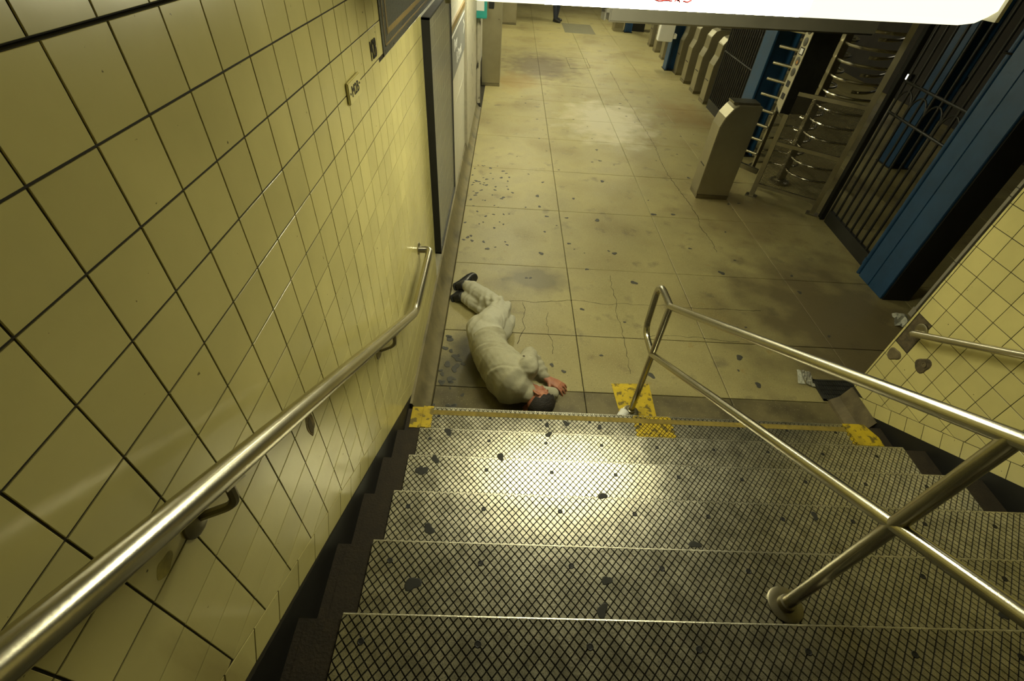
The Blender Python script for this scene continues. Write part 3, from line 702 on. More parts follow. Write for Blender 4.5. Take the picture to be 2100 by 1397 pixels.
# conduit, call box, cabinets
cp = thing('conduit_pipe', 'peeling cream conduit pipe running down the left wall to the floor', 'pipe', (-.49, 6.8, 0))
MB().tube([(-.49, 6.8, 0), (-.49, 6.8, 2.78)], .035, 14).build('pipe', CREAMP, cp, smooth=True)
MB().lathe((-.49, 6.8, .0), (0, 0, 1), [(0, .055), (.02, .055), (.05, .045), (.08, .036)], 14).build('pipe_foot', IRON, cp, smooth=True)
MB().tube([(-.49, 6.9, .02), (-.49, 6.9, 2.78)], .018, 8).build('thin_pipe', IRON, cp, smooth=True)
tb = thing('call_box', 'teal metal box with a white label fixed on the conduit pipe', 'box', (-.47, 6.66, 1.33))
MB().box((-.60, 6.62, 1.33), (-.36, 6.76, 1.85)).build('box_body', TEAL, tb, bevel=.008)
MB().box((-.585, 6.612, 1.43), (-.40, 6.62, 1.55)).build('label_plate', WHT, tb)
wb = tag(MB().box((-.78, 6.70, 1.36), (-.615, 6.82, 2.2)).build('junction_box', CREAMP, bevel=.01), 'cream metal box mounted left of the teal call box', 'box')
kb = tag(MB().box((-.37, 7.55, 1.33), (-.28, 7.9, 1.9)).build('black_box', BLACK, bevel=.006), 'dark box on the side of the steel cabinet behind the teal box', 'box')
def pillar(x0, x1, y0, y1, label):
    t = thing('steel_cabinet', label, 'cabinet', ((x0+x1)/2, y0, 0), None)
    MB().box((x0, y0, .05), (x1, y1, 2.3)).build('cabinet_body', CAB, t, bevel=.01)
    MB().box((x0+.0, y0-.012, .0), (x1, y1, .05)).build('plinth', DSTEEL, t)
    MB().box((x0+.03, y0-.006, .12), (x1-.03, y0, 2.2)).build('front_panel', CAB, t, bevel=.002)
    MB().lathe((x1-.05, y0-.006, 1.1), (0, -1, 0), [(0, .012), (.012, .012)], 10).build('lock', DSTEEL, t)
pillar(-.50, -.15, 8.15, 8.9, 'tall stainless steel cabinet standing against the left wall')
pillar(-.24, .18, 14.5, 15.3, 'second stainless steel cabinet farther down the left wall')

# ================================================================ FARE LINE
def turnstile(x, y, ln, wd, h, label, group, kink):
    t = thing('turnstile', label, 'turnstile', (x, y, 0), group)
    pr = [(0, .05), (0, h*.78), (.03, h*.88), (.09, h*.965), (.14, h), (ln, h), (ln, .05)] if not kink else \
         [(.012, .05), (0, .66), (.05, .80), (.06, 1.0), (.12, 1.09), (.2, h), (ln, h), (ln, .05)]
    MB().prism([(x+a, y, b) for a, b in pr], (0, wd, 0)).build('housing', CAB, t, bevel=.006)
    MB().box((x+.006, y-.004, 0), (x+ln-.004, y+wd+.004, .05)).build('plinth', DSTEEL, t)
    MB().box((x+.20*min(1, ln), y+.05, h), (x+ln-.02, y+wd-.03, h+.022)).build('lid', DSTEEL, t, bevel=.004)
    MB().box((x-.004, y+.06, h*.35), (x+.006, y+wd-.06, h*.36)).build('coin_slot', IRON, t)
    if kink:
        hub = Vector((x+.55, y-.02, .86))
        MB().lathe(hub+Vector((0, .02, 0)), (0, -1, 0), [(0, .07), (.05, .06), (.07, .03)], 14).build('hub', STEEL, t, smooth=True)
        for k in range(3):
            a = 2*PI*k/3+.4; MB().tube([hub+Vector((0, -.04, 0)), hub+Vector((math.cos(a)*.25, -.29, math.sin(a)*.25-.02))], .016, 8).build('arm', STEEL, t, smooth=True)
    return t
turnstile(2.52, 3.75, .42, .26, 1.13, 'wide steel fare-gate cabinet standing alone nearest the camera', None, False)
for i, (y, lab) in enumerate([(7.88, 'nearest of the row of steel turnstiles, beside the dark railing'), (8.57, 'second steel turnstile from the dark railing'), (9.31, 'third steel turnstile from the dark railing'),
                              (10.0, 'steel turnstile just before the blue column in the row'), (11.4, 'steel turnstile just past the blue column under the white box'), (12.18, 'second steel turnstile past the blue column'), (12.85, 'farthest steel turnstile of the row')]):
    turnstile(3.83, y, 1.25, .28, 1.12, lab, None, True)
def column(x0, y0, x1, y1, label, h=2.78, name='steel_column'):
    t = thing(name, label, 'column', ((x0+x1)/2, (y0+y1)/2, 0))
    tw = .03
    MB().box((x0, y0, 0), (x0+tw, y1, h)).build('flange', BLUE, t, bevel=.004)
    MB().box((x1-tw, y0, 0), (x1, y1, h)).build('flange', BLUE, t, bevel=.004)
    MB().box((x0+tw, (y0+y1)/2-.02, 0), (x1-tw, (y0+y1)/2+.02, h)).build('web', BLUE, t)
    MB().box((x0-.02, y0-.02, 0), (x1+.02, y1+.02, .015)).build('base_plate', IRON, t)
    return t
column(3.68, 10.35, 3.95, 10.62, 'blue steel column standing in the row of turnstiles')
column(3.52, 5.30, 3.86, 5.64, 'blue steel column behind the tall revolving gate')
column(6.0, 5.2, 6.3, 5.5, 'dim blue column far behind the iron gate, nearer one')
column(5.9, 8.2, 6.2, 8.5, 'dim blue column far behind the revolving gate')
column(3.46, 14.6, 3.66, 14.8, 'small far blue column at the end of the corridor')
wbx = thing('meter_box', 'white electrical box on the blue column in the turnstile row', 'box', (3.45, 10.2, .6))
MB().box((3.30, 10.15, .60), (3.62, 10.34, 1.25)).build('box_body', WHT, wbx, bevel=.01)
MB().box((3.62, 10.17, .66), (3.70, 10.30, .75)).build('side_switch', WHT, wbx, bevel=.004)
gb = thing('grey_cabinet', 'grey cabinet on the floor beside the far blue column', 'cabinet', (3.3, 14.75, 0))
MB().box((3.12, 14.7, .0), (3.42, 15.0, .9)).build('cabinet_body', CAB, gb, bevel=.01)
MB().box((3.15, 14.692, .08), (3.39, 14.70, .85)).build('door', DSTEEL, gb)
bb = tag(MB().box((3.70, 14.9, .0), (4.1, 15.3, .6)).build('dark_crate', IRON, bevel=.01), 'dark low box right of the far blue column', 'box')

# railing between the turnstiles and the revolving gate
def railing(x0, y0, x1, y1, label, zr_, h, n, curls=False, bar=.011, kick=.0):
    t = thing('iron_railing', label, 'railing', ((x0+x1)/2, (y0+y1)/2, 0))
    A, B = Vector((x0, y0, 0)), Vector((x1, y1, 0)); d_ = B-A
    for k in range(n+1):
        p = A+d_*(k/n); MB().tube([p+Vector((0, 0, .06)), p+Vector((0, 0, h))], bar, 8).build('bar', IRON, t, smooth=True)
    for z in zr_: MB().tube([A+Vector((0, 0, z)), B+Vector((0, 0, z))], .014, 8).build('cross_rail', IRON, t, smooth=True)
    dn = d_.normalized(); nv = Vector((-dn.y, dn.x, 0))
    MB().obox(A-nv*.02+Vector((0, 0, 0)), d_, nv*.04, (0, 0, kick or .07)).build('kick_plate', IRON, t)
    MB().obox(A-nv*.02+Vector((0, 0, h)), d_, nv*.04, (0, 0, .04)).build('head_rail', IRON, t)
    if curls:
        for k in range(n-1):
            if k % 2: continue
            p = A+d_*(k/n); q = A+d_*((k+2)/n) if k+2 <= n else B
            pts = [p.lerp(q, .5-.5*math.cos(PI*i/10))+Vector((0, 0, curls+.16*math.sin(PI*i/10))) for i in range(11)]
            MB().tube(pts, .009, 6).build('arch', IRON, t, smooth=True)
    return t
railing(3.85, 5.72, 3.88, 7.7, 'dark iron railing between the turnstile row and the blue column', (.95, 1.62), 2.5, 22, bar=.017, kick=.16)
railing(3.98, 2.30, 4.05, 3.31, 'dark iron gate of upright bars beside the near blue column', (1.29, 1.58), 2.6, 8, curls=1.36, bar=.013, kick=.15)
gp = thing('gate_post', 'dark square iron post at the hinge side of the bar gate', 'post', (4.05, 3.41, 0))
MB().box((4.015, 3.38, 0), (4.075, 3.44, 2.7)).build('post', IRON, gp, bevel=.004)
MB().box((3.99, 3.34, .0), (4.05, 3.38, .05)).build('castor', BLACK, gp, bevel=.01)
# near blue column, its black face, conduit
nc = thing('steel_column', 'big blue steel column with a black side nearest the right tiled wall', 'column', (4.0, 1.95, 0))
MB().box((3.83, 1.965, 0), (4.12, 2.14, 2.78)).build('flange', BLUE, nc, bevel=.004)
MB().box((3.83, 1.74, 0), (4.12, 1.96, 2.78)).build('flange', BLUE, nc, bevel=.004)
MB().box((3.85, 1.725, .0), (4.12, 1.74, 2.78)).build('black_cover', BLACK, nc)
cn = thing('conduit', 'blue-painted conduit pipe running up the edge of the near blue column', 'pipe', (3.86, 2.19, 0))
MB().tube([(3.86, 2.19, 0), (3.86, 2.19, 2.78)], .024, 12).build('pipe', BLUE, cn, smooth=True)
MB().lathe((3.86, 2.19, .12), (0, 0, 1), [(0, .026), (.0, .031), (.06, .031), (.06, .026)], 12).build('coupling', BLUE, cn, smooth=True)
MB().tube([(3.86+.045*math.cos(a), 2.19+.045*math.sin(a), 2.05) for a in [2*PI*k/14 for k in range(14)]], .008, 6, closed=True).build('clamp', IRON, cn, smooth=True)
gbp = thing('metal_panel', 'grey metal panel standing behind the end of the right tiled wall', 'panel', (4.6, 1.5, 0))
for z0, z1 in [(.09, .62), (.625, 1.23), (1.235, 1.30), (1.305, 2.3)]: MB().box((3.96, 1.46, z0), (5.6, 1.49, z1)).build('sheet', GREYD, gbp, bevel=.002)
MB().box((3.98, 1.47, 0), (5.6, 1.52, .09)).build('plinth', GREYD, gbp)
lit = MB(); random.seed(11)
n = 12; vs = []
for i in range(5):
    for j in range(5): vs.append((3.70+.04*i+.02*j, 1.30+.045*j, .004+random.uniform(0, .04)))
lit.add(vs, [(i*5+j, (i+1)*5+j, (i+1)*5+j+1, i*5+j+1) for i in range(4) for j in range(4)])
pp = lit.build('plastic_wrapper', PAPER)
tag(pp, 'crumpled pale wrapper on the floor at the foot of the black column side', 'litter')

# ---- full-height revolving gate
HL = Vector((3.33, 3.92, 0)); hu_ = Vector((.82, -.57, 0)).normalized(); hv_ = Vector((.57, .82, 0)).normalized()
HW = .76
def H(u, v, z): return HL+hu_*u+hv_*v+Vector((0, 0, z))
he = thing('revolving_gate', 'tall full-height revolving steel gate with a mesh screen and control box', 'turnstile', tuple(H(.38, .4, 0)))
for u_ in (0, HW):
    q = MB(); q.obox(H(u_-.028, -.028, 0), hu_*.056, hv_*.056, (0, 0, 2.5 if u_ else 1.03)); fp = q.build('post', DSTEEL, he, bevel=.003)
    q = MB(); q.obox(H(u_-.07, -.05, 0), hu_*.14, hv_*.10, (0, 0, .015)); q.build('foot_plate', DSTEEL, fp)
for z in (.16, .70, 1.26):
    q = MB(); q.obox(H(.028, -.015, z-.02), hu_*(HW-.056), hv_*.03, (0, 0, .04)); q.build('frame_bar', DSTEEL, he)
q = MB(); st_ = .0145
k = .03
while k < HW-.03:
    q.obox(H(k, -.002, .18), hu_*.0034, hv_*.002, (0, 0, 1.06)); k += st_
z = .185
while z < 1.24:
    q.obox(H(.03, -.0025, z), hu_*(HW-.06), hv_*.002, (0, 0, .0034)); z += st_
o = q.build('mesh_screen', SCREEN, he); o['kind'] = 'stuff'
RC = H(.20, .73, 0)
q = MB(); q.obox(RC-Vector((.045, .045, -.06)), (.09, 0, 0), (0, .09, 0), (0, 0, 2.5)); q.build('rotor_post', DSTEEL, he, bevel=.004)
MB().lathe(RC, (0, 0, 1), [(0, .13), (.03, .13), (.045, .09), (.06, .085)], 24).build('rotor_base', DSTEEL, he, smooth=True)
for wgi in range(3):
    a0 = math.radians([-105, 15, 135][wgi])
    for k in range(13):
        z = .22+k*.166
        pts = []
        for i in range(9):
            t_ = i/8; r_ = .05+.52*t_; a = a0+.95*(t_**1.5)
            pts.append(RC+Vector((math.cos(a)*r_, math.sin(a)*r_, z+.0*t_)))
        MB().tube(pts, .0165, 8).build('rotor_arm', STEEL, he, smooth=True)
for k in range(13):                          # fixed comb at the left
    z = .48+k*.166; MB().tube([(3.27, 4.10, z), (3.12, 4.29, z)], .0165, 10).build('comb_bar', STEEL, he, smooth=True)
MB().obox((3.08, 4.27, .27), (.22, -.30, 0), (.03, .03, 0), (0, 0, .06)).build('comb_rail', DSTEEL, he)
MB().box((3.27, 4.08, .25), (3.31, 4.12, 2.5)).build('comb_post', DSTEEL, he)
# far-side comb of curved bars on the right, seen above the screen
for k in range(7):
    z = 1.36+k*.166; pts = [H(.52+.24*math.sin(a), .62-.52*math.cos(a)+.0, z) for a in [PI*.05*i for i in range(13)]]
    MB().tube(pts, .0165, 8).build('guard_bar', STEEL, he, smooth=True)
cbx = MB(); cbx.box((3.245, 3.93, 1.03), (3.56, 4.06, 2.35)); cb = cbx.build('control_box', IRON, he, bevel=.006)
cb2 = MB().prism([(3.238, 3.925, 1.03), (3.238, 4.075, 1.10), (3.238, 4.075, 2.35), (3.238, 3.925, 2.35)], (.007, 0, 0)).build('control_plate', PLATE, cb)
for zc, kind in [(1.20, 'q'), (1.33, 'r'), (1.45, 'c'), (1.56, 'o'), (1.655, 'l'), (1.745, 'c'), (1.855, 'c'), (1.97, 'g')]:
    if kind in 'co':
        MB().lathe((3.239, 4.0, zc), (-1, 0, 0), [(0, .042), (.006, .042), (.008, .036)], 18).build('indicator', DISC, cb, smooth=True)
        if kind == 'o': MB().lathe((3.232, 3.995, zc-.01), (-1, 0, 0), [(0, .02), (.003, .016)], 12).build('amber_light', ORANGE, cb)
    elif kind == 'l':
        MB().box((3.233, 3.955, zc-.035), (3.239, 4.045, zc+.035)).build('notice', INK, cb)
        MB().box((3.2315, 3.97, zc-.026), (3.233, 4.03, zc+.026)).build('notice_card', WHT, cb)
    else:
        MB().box((3.233, 3.965 if kind != 'g' else 3.95, zc-.03), (3.239, 4.035 if kind != 'g' else 4.045, zc+.03)).build('slot', DISC if kind == 'g' else INK, cb)

for k, (y, z, lab) in enumerate([(9.3, .45, 'small glowing stand-in for a reflection behind the iron gate, nearer the revolving gate'), (8.0, .73, 'small glowing stand-in for a reflection behind the iron gate, nearer the blue column')]):
    t = thing('glint_spot', lab, 'light', (8.55, y, z))  # glowing spots added in place of bright reflections beyond the gate
    MB().box((8.53, y-.22, z-.07), (8.60, y+.22, z+.07)).build('glint_mount', IRON, t, bevel=.006)
    for a_ in (-.12, .10): MB().ball((8.52, y+a_, z), (.03, .075, .05), 12).build('glint_glow', LITDIM, t, smooth=True)

# ================================================================ SMALL THINGS ON THE FLOOR
dg = thing('floor_drain', 'dark iron drain grate in the floor at the foot of the right wall', 'drain', (2.75, .47, 0))
MB().box((2.57, .36, .0), (2.90, .58, .003)).build('drain_pit', BLACK, dg)
for a_ in [(2.57, .36, 2.90, .375), (2.57, .565, 2.90, .58), (2.57, .36, 2.595, .58), (2.885, .36, 2.90, .58)]: MB().box((a_[0], a_[1], .003), (a_[2], a_[3], .010)).build('drain_frame', GRATE, dg)
for r_ in range(4):
    for k in range(15):
        x = 2.60+k*.0195; y = .38+r_*.047
        MB().box((x, y, .004), (x+.0115, y+.040, .009)).build('grate_bar', GRATE, dg)
pa = thing('paper_scrap', 'torn white printed paper scrap lying beside the drain grate', 'paper', (2.52, .6, .002))
def sheet(pts, m, nm, seed, amp):
    random.seed(seed); q = MB(); a, b_, c_, d_ = map(Vector, pts); N_ = 7; vs = []
    for i in range(N_):
        for j in range(N_):
            s_, t_ = i/(N_-1), j/(N_-1); p = a.lerp(b_, s_).lerp(d_.lerp(c_, s_), t_); p.z += random.uniform(0, amp); vs.append(p)
    q.add(vs, [(i*N_+j, (i+1)*N_+j, (i+1)*N_+j+1, i*N_+j+1) for i in range(N_-1) for j in range(N_-1)]); q.build(nm, m, pa)
sheet([(2.44, .53, .003), (2.50, .525, .003), (2.53, .68, .003), (2.50, .685, .003)], PAPER, 'blank_half', 5, .006)
sheet([(2.50, .525, .004), (2.56, .49, .004), (2.60, .66, .004), (2.53, .68, .004)], PAPERD, 'printed_half', 6, .014)
cg = thing('cigarette_end', 'tan cigarette end on the floor beside the lying person\'s elbow', 'litter', (.335, .70, .006))
MB().tube([(.318, .712, .005), (.338, .70, .005)], .0042, 8).build('filter', mat('cork', (.45, .25, .06), .7), cg)
MB().tube([(.338, .70, .005), (.350, .692, .005)], .0040, 8).build('paper_end', WHT, cg)

# ================================================================ PEOPLE
def remesh(name, mb, voxel, m, parent=None, smooth=4, fold=None, label=None):
    me = mb.mesh(name+'_src', m); o = bpy.data.objects.new(name, me); C.objects.link(o)
    md = o.modifiers.new('r', 'REMESH'); md.mode = 'VOXEL'; md.voxel_size = voxel; md.adaptivity = 0
    dgp = bpy.context.evaluated_depsgraph_get(); nm = bpy.data.meshes.new_from_object(o.evaluated_get(dgp)); bpy.data.objects.remove(o)
    nv = len(nm.vertices); co_ = np.empty(nv*3); nm.vertices.foreach_get('co', co_); co_ = co_.reshape(-1, 3)
    ne = len(nm.edges); ed = np.empty(ne*2, dtype=np.int64); nm.edges.foreach_get('vertices', ed); ed = ed.reshape(-1, 2)
    deg = np.bincount(ed.ravel(), minlength=nv)[:, None].clip(1)
    for k in range(smooth):
        s_ = np.zeros_like(co_); np.add.at(s_, ed[:, 0], co_[ed[:, 1]]); np.add.at(s_, ed[:, 1], co_[ed[:, 0]])
        co_ = co_*.45+.55*s_/deg
    nm.vertices.foreach_set('co', co_.ravel()); nm.update()
    if fold:
        nr = np.empty(nv*3); nm.vertices.foreach_get('normal', nr); nr = nr.reshape(-1, 3)
        dsp = np.array([fold(Vector(p)) for p in co_]); co_ = co_+nr*dsp[:, None]
        nm.vertices.foreach_set('co', co_.ravel())
    nm.materials.clear(); nm.materials.append(m); nm.polygons.foreach_set('use_smooth', [True]*len(nm.polygons)); nm.update(); nm.name = name
    o = bpy.data.objects.new(name, nm); return put(o, parent, label)
def chain(mb, pts, rad, n=14):
    P = [Vector(p) for p in pts]; mb.tube(P, list(rad), n)
    for p, r_ in zip(P, rad): mb.ball(p, r_*.995, n)
def loft(mb, secs, n=24):     # secs: (centre, lateral dir, depth dir, half-lateral, half-depth)
    vs = []
    for c, a, d_, ra, rd in secs:
        c = Vector(c); a = Vector(a); d_ = Vector(d_)
        for j in range(n):
            t_ = 2*PI*j/n; ct, s_ = math.cos(t_), math.sin(t_)
            vs.append(c+a*ra*math.copysign(abs(ct)**.85, ct)+d_*rd*math.copysign(abs(s_)**.85, s_))
    k = len(secs); fs = [(i*n+j, i*n+(j+1) % n, (i+1)*n+(j+1) % n, (i+1)*n+j) for i in range(k-1) for j in range(n)]
    mb.add(vs, fs+[tuple(range(n-1, -1, -1)), tuple((k-1)*n+j for j in range(n))])
def hand(mb, wrist, fdir, palmn, side, scale=1.0, curl=.6, spread=.12):
    # fdir: towards the fingers, palmn: out of the back of the hand, side: towards the thumb
    f = Vector(fdir).normalized(); s = Vector(side); s = (s-f*s.dot(f)).normalized(); nrm = Vector(palmn); nrm = (nrm-f*nrm.dot(f)-s*nrm.dot(s)).normalized(); W = Vector(wrist); S = scale
    k0 = W+f*.092*S
    loft(mb, [(W-f*.02*S, s, nrm, .027*S, .021*S), (W+f*.03*S, s, nrm, .034*S, .018*S), (W+f*.065*S, s, nrm, .041*S, .016*S), (W+f*.095*S, s, nrm, .040*S, .013*S)], 16)
    tips = []
    for i, (off, ln, r_) in enumerate([(.029, .078, .0090), (.010, .086, .0094), (-.010, .080, .0089), (-.028, .062, .0080)]):
        b0 = W+f*.078*S+s*off*S; d0 = (f+s*spread*(1.5-i)*.35).normalized(); pts = [b0, k0+s*off*S*1.02+nrm*.003*S]; ang = 0
        for seg, fr in enumerate((.44, .31, .25)):
            ang += curl*(.55, .8, .55)[seg]
            pts.append(pts[-1]+(d0*math.cos(ang)-nrm*math.sin(ang))*ln*fr*S)
        chain(mb, pts, [r_*S*q for q in (1.05, 1.08, 1.0, .9, .78)], 10); tips.append((pts[-1], (pts[-1]-pts[-2]).normalized()))
    tb0 = W+f*.022*S+s*.024*S
    tp = [tb0, tb0+(f*.6+s*.75-nrm*.25).normalized()*.045*S, tb0+(f*.6+s*.75-nrm*.25).normalized()*.045*S+(f*.92+s*.25-nrm*.3).normalized()*.032*S]
    tp.append(tp[-1]+(f*.95+s*.05-nrm*.3).normalized()*.026*S)
    chain(mb, tp, [.014*S, .0115*S, .0105*S, .0085*S], 10)
    return tips
def head(mb, c, U, Fv, Lv, s=1.0):
    U, Fv, Lv = (Vector(v).normalized() for v in (U, Fv, Lv)); c = Vector(c)
    R = Matrix((Fv, Lv, U)).transposed()
    mb.ball(c+U*.035*s-Fv*.012*s, (.098*s, .076*s, .088*s), 24, R=R)           # skull
    mb.ball(c-U*.035*s+Fv*.028*s, (.062*s, .057*s, .075*s), 20, R=R)           # face
    mb.ball(c-U*.093*s+Fv*.060*s, (.028*s, .032*s, .024*s), 14, R=R)           # chin
    for sg in (1, -1):
        mb.ball(c-U*.062*s+Fv*.018*s+Lv*sg*.040*s, (.045*s, .02*s, .03*s), 12, R=R)   # jaw
        mb.ball(c+U*.0*s+Fv*.078*s+Lv*sg*.032*s, (.012*s, .016*s, .011*s), 10, R=R)   # eye mound
        mb.ball(c+U*.022*s+Fv*.080*s+Lv*sg*.030*s, (.014*s, .026*s, .008*s), 10, R=R) # brow
        mb.ball(c-U*.02*s+Fv*.066*s+Lv*sg*.036*s, (.02*s, .018*s, .02*s), 10, R=R)    # cheek
        e = c-U*.012*s-Fv*.012*s+Lv*sg*.078*s
        chain(mb, [e+U*.026*s-Fv*.006*s, e+U*.020*s-Fv*.020*s+Lv*sg*.006*s, e-U*.004*s-Fv*.022*s+Lv*sg*.008*s, e-U*.028*s-Fv*.008*s], [.0065*s, .0075*s, .007*s, .0085*s], 8)   # ear rim
        chain(mb, [e+U*.026*s-Fv*.006*s, e+U*.016*s+Fv*.004*s], [.0065*s, .006*s], 8)
        mb.ball(e-Fv*.008*s, (.014*s, .005*s, .022*s), 10, R=R)
    chain(mb, [c+U*.012*s+Fv*.086*s, c-U*.016*s+Fv*.104*s, c-U*.034*s+Fv*.112*s], [.009*s, .011*s, .014*s], 10)   # nose
    for sg in (1, -1): mb.ball(c-U*.037*s+Fv*.099*s+Lv*sg*.012*s, .0095*s, 8)
    chain(mb, [c-U*.064*s+Fv*.083*s+Lv*.022*s, c-U*.061*s+Fv*.092*s, c-U*.064*s+Fv*.083*s-Lv*.022*s], [.006*s, .0085*s, .006*s], 8)
    chain(mb, [c-U*.073*s+Fv*.080*s+Lv*.018*s, c-U*.075*s+Fv*.088*s, c-U*.073*s+Fv*.080*s-Lv*.018*s], [.006*s, .0085*s, .006*s], 8)
    return R
def hair_cap(name, c, U, Fv, Lv, s, parent, thick=.012, line=.045):
    U, Fv, Lv = (Vector(v).normalized() for v in (U, Fv, Lv)); c = Vector(c); R = Matrix((Fv, Lv, U)).transposed()
    q = MB(); rx, ry, rz = (.098+thick)*s, (.076+thick)*s, (.088+thick)*s; n = 64; hgt = 26; vs = []; fs = []
    cc = c+U*.035*s-Fv*.012*s
    for i in range(hgt+1):
        for j in range(n):
            ph = 2*PI*j/n; f_ = math.cos(ph)                      # f_ = 1 front, -1 back
            lim = PI*(.40 if f_ > .55 else .46 if f_ > .1 else .52 if f_ > -.35 else .64); th = lim*i/hgt
            p = Vector((math.sin(th)*math.cos(ph)*rx, math.sin(th)*math.sin(ph)*ry, math.cos(th)*rz))
            p *= 1+.030*noise.noise(Vector((p.x*30, p.y*110, p.z*110)))+.02*noise.noise(p*30)-.10*(i == hgt); vs.append(cc+R @ p)
    for i in range(hgt):
        for j in range(n): fs.append((i*n+j, (i+1)*n+j, (i+1)*n+(j+1) % n, i*n+(j+1) % n))
    q.add(vs, fs); o = q.build(name, HAIR, parent, smooth=True); return o

# ---- person lying at the foot of the stairs
LYC = 'person in grey sweatshirt and sweatpants lying curled on the floor at the stair foot'
HC = Vector((.318, .145, .135)); HU = Vector((.80, -.58, -.12)).normalized(); HF = Vector((.56, .80, -.05)); HF = (HF-HU*HF.dot(HU)).normalized(); HLv = HU.cross(HF) * -1
if HLv.z < 0: HLv = -HLv
pelvis, waist, chest, ubk, nk = Vector((-.075, .715, .178)), Vector((-.02, .53, .175)), Vector((.085, .32, .19)), Vector((.15, .21, .195)), Vector((.235, .165, .17))
lsh, rsh = Vector((.235, .275, .315)), Vector((.20, .26, .085))
lel, lwr = Vector((.275, .60, .12)), Vector((.405, .425, .045))
rel, rwr = Vector((.445, .265, .055)), Vector((.36, .20, .045))
lhp, lkn, lan = Vector((-.055, .755, .255)), Vector((.045, 1.09, .155)), Vector((-.285, 1.47, .105))
rhp, rkn, ran = Vector((-.055, .755, .11)), Vector((.085, 1.01, .085)), Vector((-.30, 1.36, .060))
lat = lambda t: Vector((.06*t, -.03*t, 1)).normalized()
dep = lambda ax_, la: Vector(ax_).cross(la).normalized()
def torso_secs(g):
    out = []
    sp = [(pelvis+Vector((-.0, .07, 0)), .135, .10), (pelvis, .165, .132), (pelvis.lerp(waist, .5), .158, .128), (waist, .15, .122), (waist.lerp(chest, .5), .158, .13), (chest, .168, .138), (ubk, .165, .125), (ubk.lerp(nk, .5), .12, .10), (nk, .062, .062)]
    for i, (c, a, d_) in enumerate(sp):
        ax_ = (sp[min(i+1, len(sp)-1)][0]-sp[max(i-1, 0)][0]).normalized(); la = Vector((.10, -.04, 1)).normalized() if i > 3 else Vector((.02, 0, 1)); la = (la-ax_*la.dot(ax_)).normalized()
        out.append((c, la, ax_.cross(la).normalized(), a+g, d_+g))
    return out
bm_ = MB()
ts = torso_secs(-.018); loft(bm_, ts)
chain(bm_, [nk-Vector((.04, -.03, 0)), nk, HC-HU*.055-HF*.012], [.06, .056, .054], 16)
head(bm_, HC, HU, HF, HLv, 1.02)
chain(bm_, [lsh, lsh.lerp(lel, .5), lel], [.052, .045, .038]); chain(bm_, [lel, lel.lerp(lwr, .35), lwr], [.038, .038, .026])
chain(bm_, [rsh, rsh.lerp(rel, .5), rel], [.05, .045, .038]); chain(bm_, [rel, rel.lerp(rwr, .35), rwr], [.038, .036, .026])
tipsL = hand(bm_, lwr+Vector((.012, -.008, 0)), Vector((.83, -.50, -.04)), Vector((.15, .12, 1)), Vector((-.45, -.8, 0)), 1.06, .55, .42)
hand(bm_, rwr, Vector((-.75, -.5, 0)), Vector((0, 0, 1)), Vector((.5, -.8, 0)), .95, .35)
for hp, kn, an in ((lhp, lkn, lan), (rhp, rkn, ran)):
    chain(bm_, [hp, hp.lerp(kn, .5), kn], [.085, .07, .055] if hp.z > .2 else [.08, .065, .052]); chain(bm_, [kn, kn.lerp(an, .35), an], [.052, .05, .036])
person = remesh('person', bm_, .0045, SKIN, None, 3)
tag(person, LYC, 'person')
MB().ball(tipsL[1][0], .0082, 10).build('fingertip', NAIL, person, smooth=True, label='yellowish fingertip')
hair_cap('hair', HC, HU, HF, HLv, 1.02, person, .012)
for sg in (1, -1):
    e = HC+HF*.088-HU*.0+HLv*sg*.032; MB().ball(e, (.004, .004, .012), 8, R=Matrix((HF, HU, HLv)).transposed()).build('eyelashes', INK, person)
def folds(axis, amp, fr, seedv):
    a = Vector(axis).normalized()
    def f(p):
        q = Vector((p.dot(a)*fr, (p-a*p.dot(a)).x*fr*.28+seedv, p.z*fr*.30))
        v = noise.noise(q); r_ = 1-abs(v)*2.2
        v2 = noise.noise(p*30+Vector((seedv, 0, 0)))
        return amp*(max(r_, -.4)*.9+.25*v2)-amp*.3
    return f
sw = MB(); g = .012
loft(sw, [s_ for s_ in torso_secs(g)][2:])
ring_c = pelvis.lerp(waist, .42)
ax_ = (waist-pelvis).normalized(); sec_ = torso_secs(.004)[2]
loft(sw, [(sec_[0]-ax_*.035, sec_[1], sec_[2], sec_[3]-.006, sec_[4]-.006), (sec_[0]-ax_*.02, sec_[1], sec_[2], sec_[3]+.014, sec_[4]+.014), (sec_[0]+ax_*.02, sec_[1], sec_[2], sec_[3]+.012, sec_[4]+.012)])
sh_c = chest.lerp(ubk, .7)
chain(sw, [sh_c.lerp(lsh, .35), lsh, lsh.lerp(lel, .5), lel], [.10, .082, .068, .062]); chain(sw, [lel, lel.lerp(lwr, .4), lel.lerp(lwr, .80), lel.lerp(lwr, .93)], [.060, .054, .045, .037])
chain(sw, [sh_c.lerp(rsh, .4), rsh, rsh.lerp(rel, .5), rel], [.085, .07, .058, .05]); chain(sw, [rel, rel.lerp(rwr, .5), rel.lerp(rwr, .95)], [.05, .046, .040])
chain(sw, [nk-Vector((.035, -.02, 0)), nk+Vector((.005, -.002, 0))], [.078, .070], 16)
tax = (ubk-pelvis).normalized()
def crease(p, n_, d_, depth, wd_, wob):
    x = p.dot(n_)-d_+.018*noise.noise(p*6+Vector((wob, 0, 0)))
    return -depth*math.exp(-(x/wd_)**2)+depth*.75*math.exp(-((x-wd_*1.9)/(wd_*1.3))**2)
SWC = []
rng = random.Random(4)
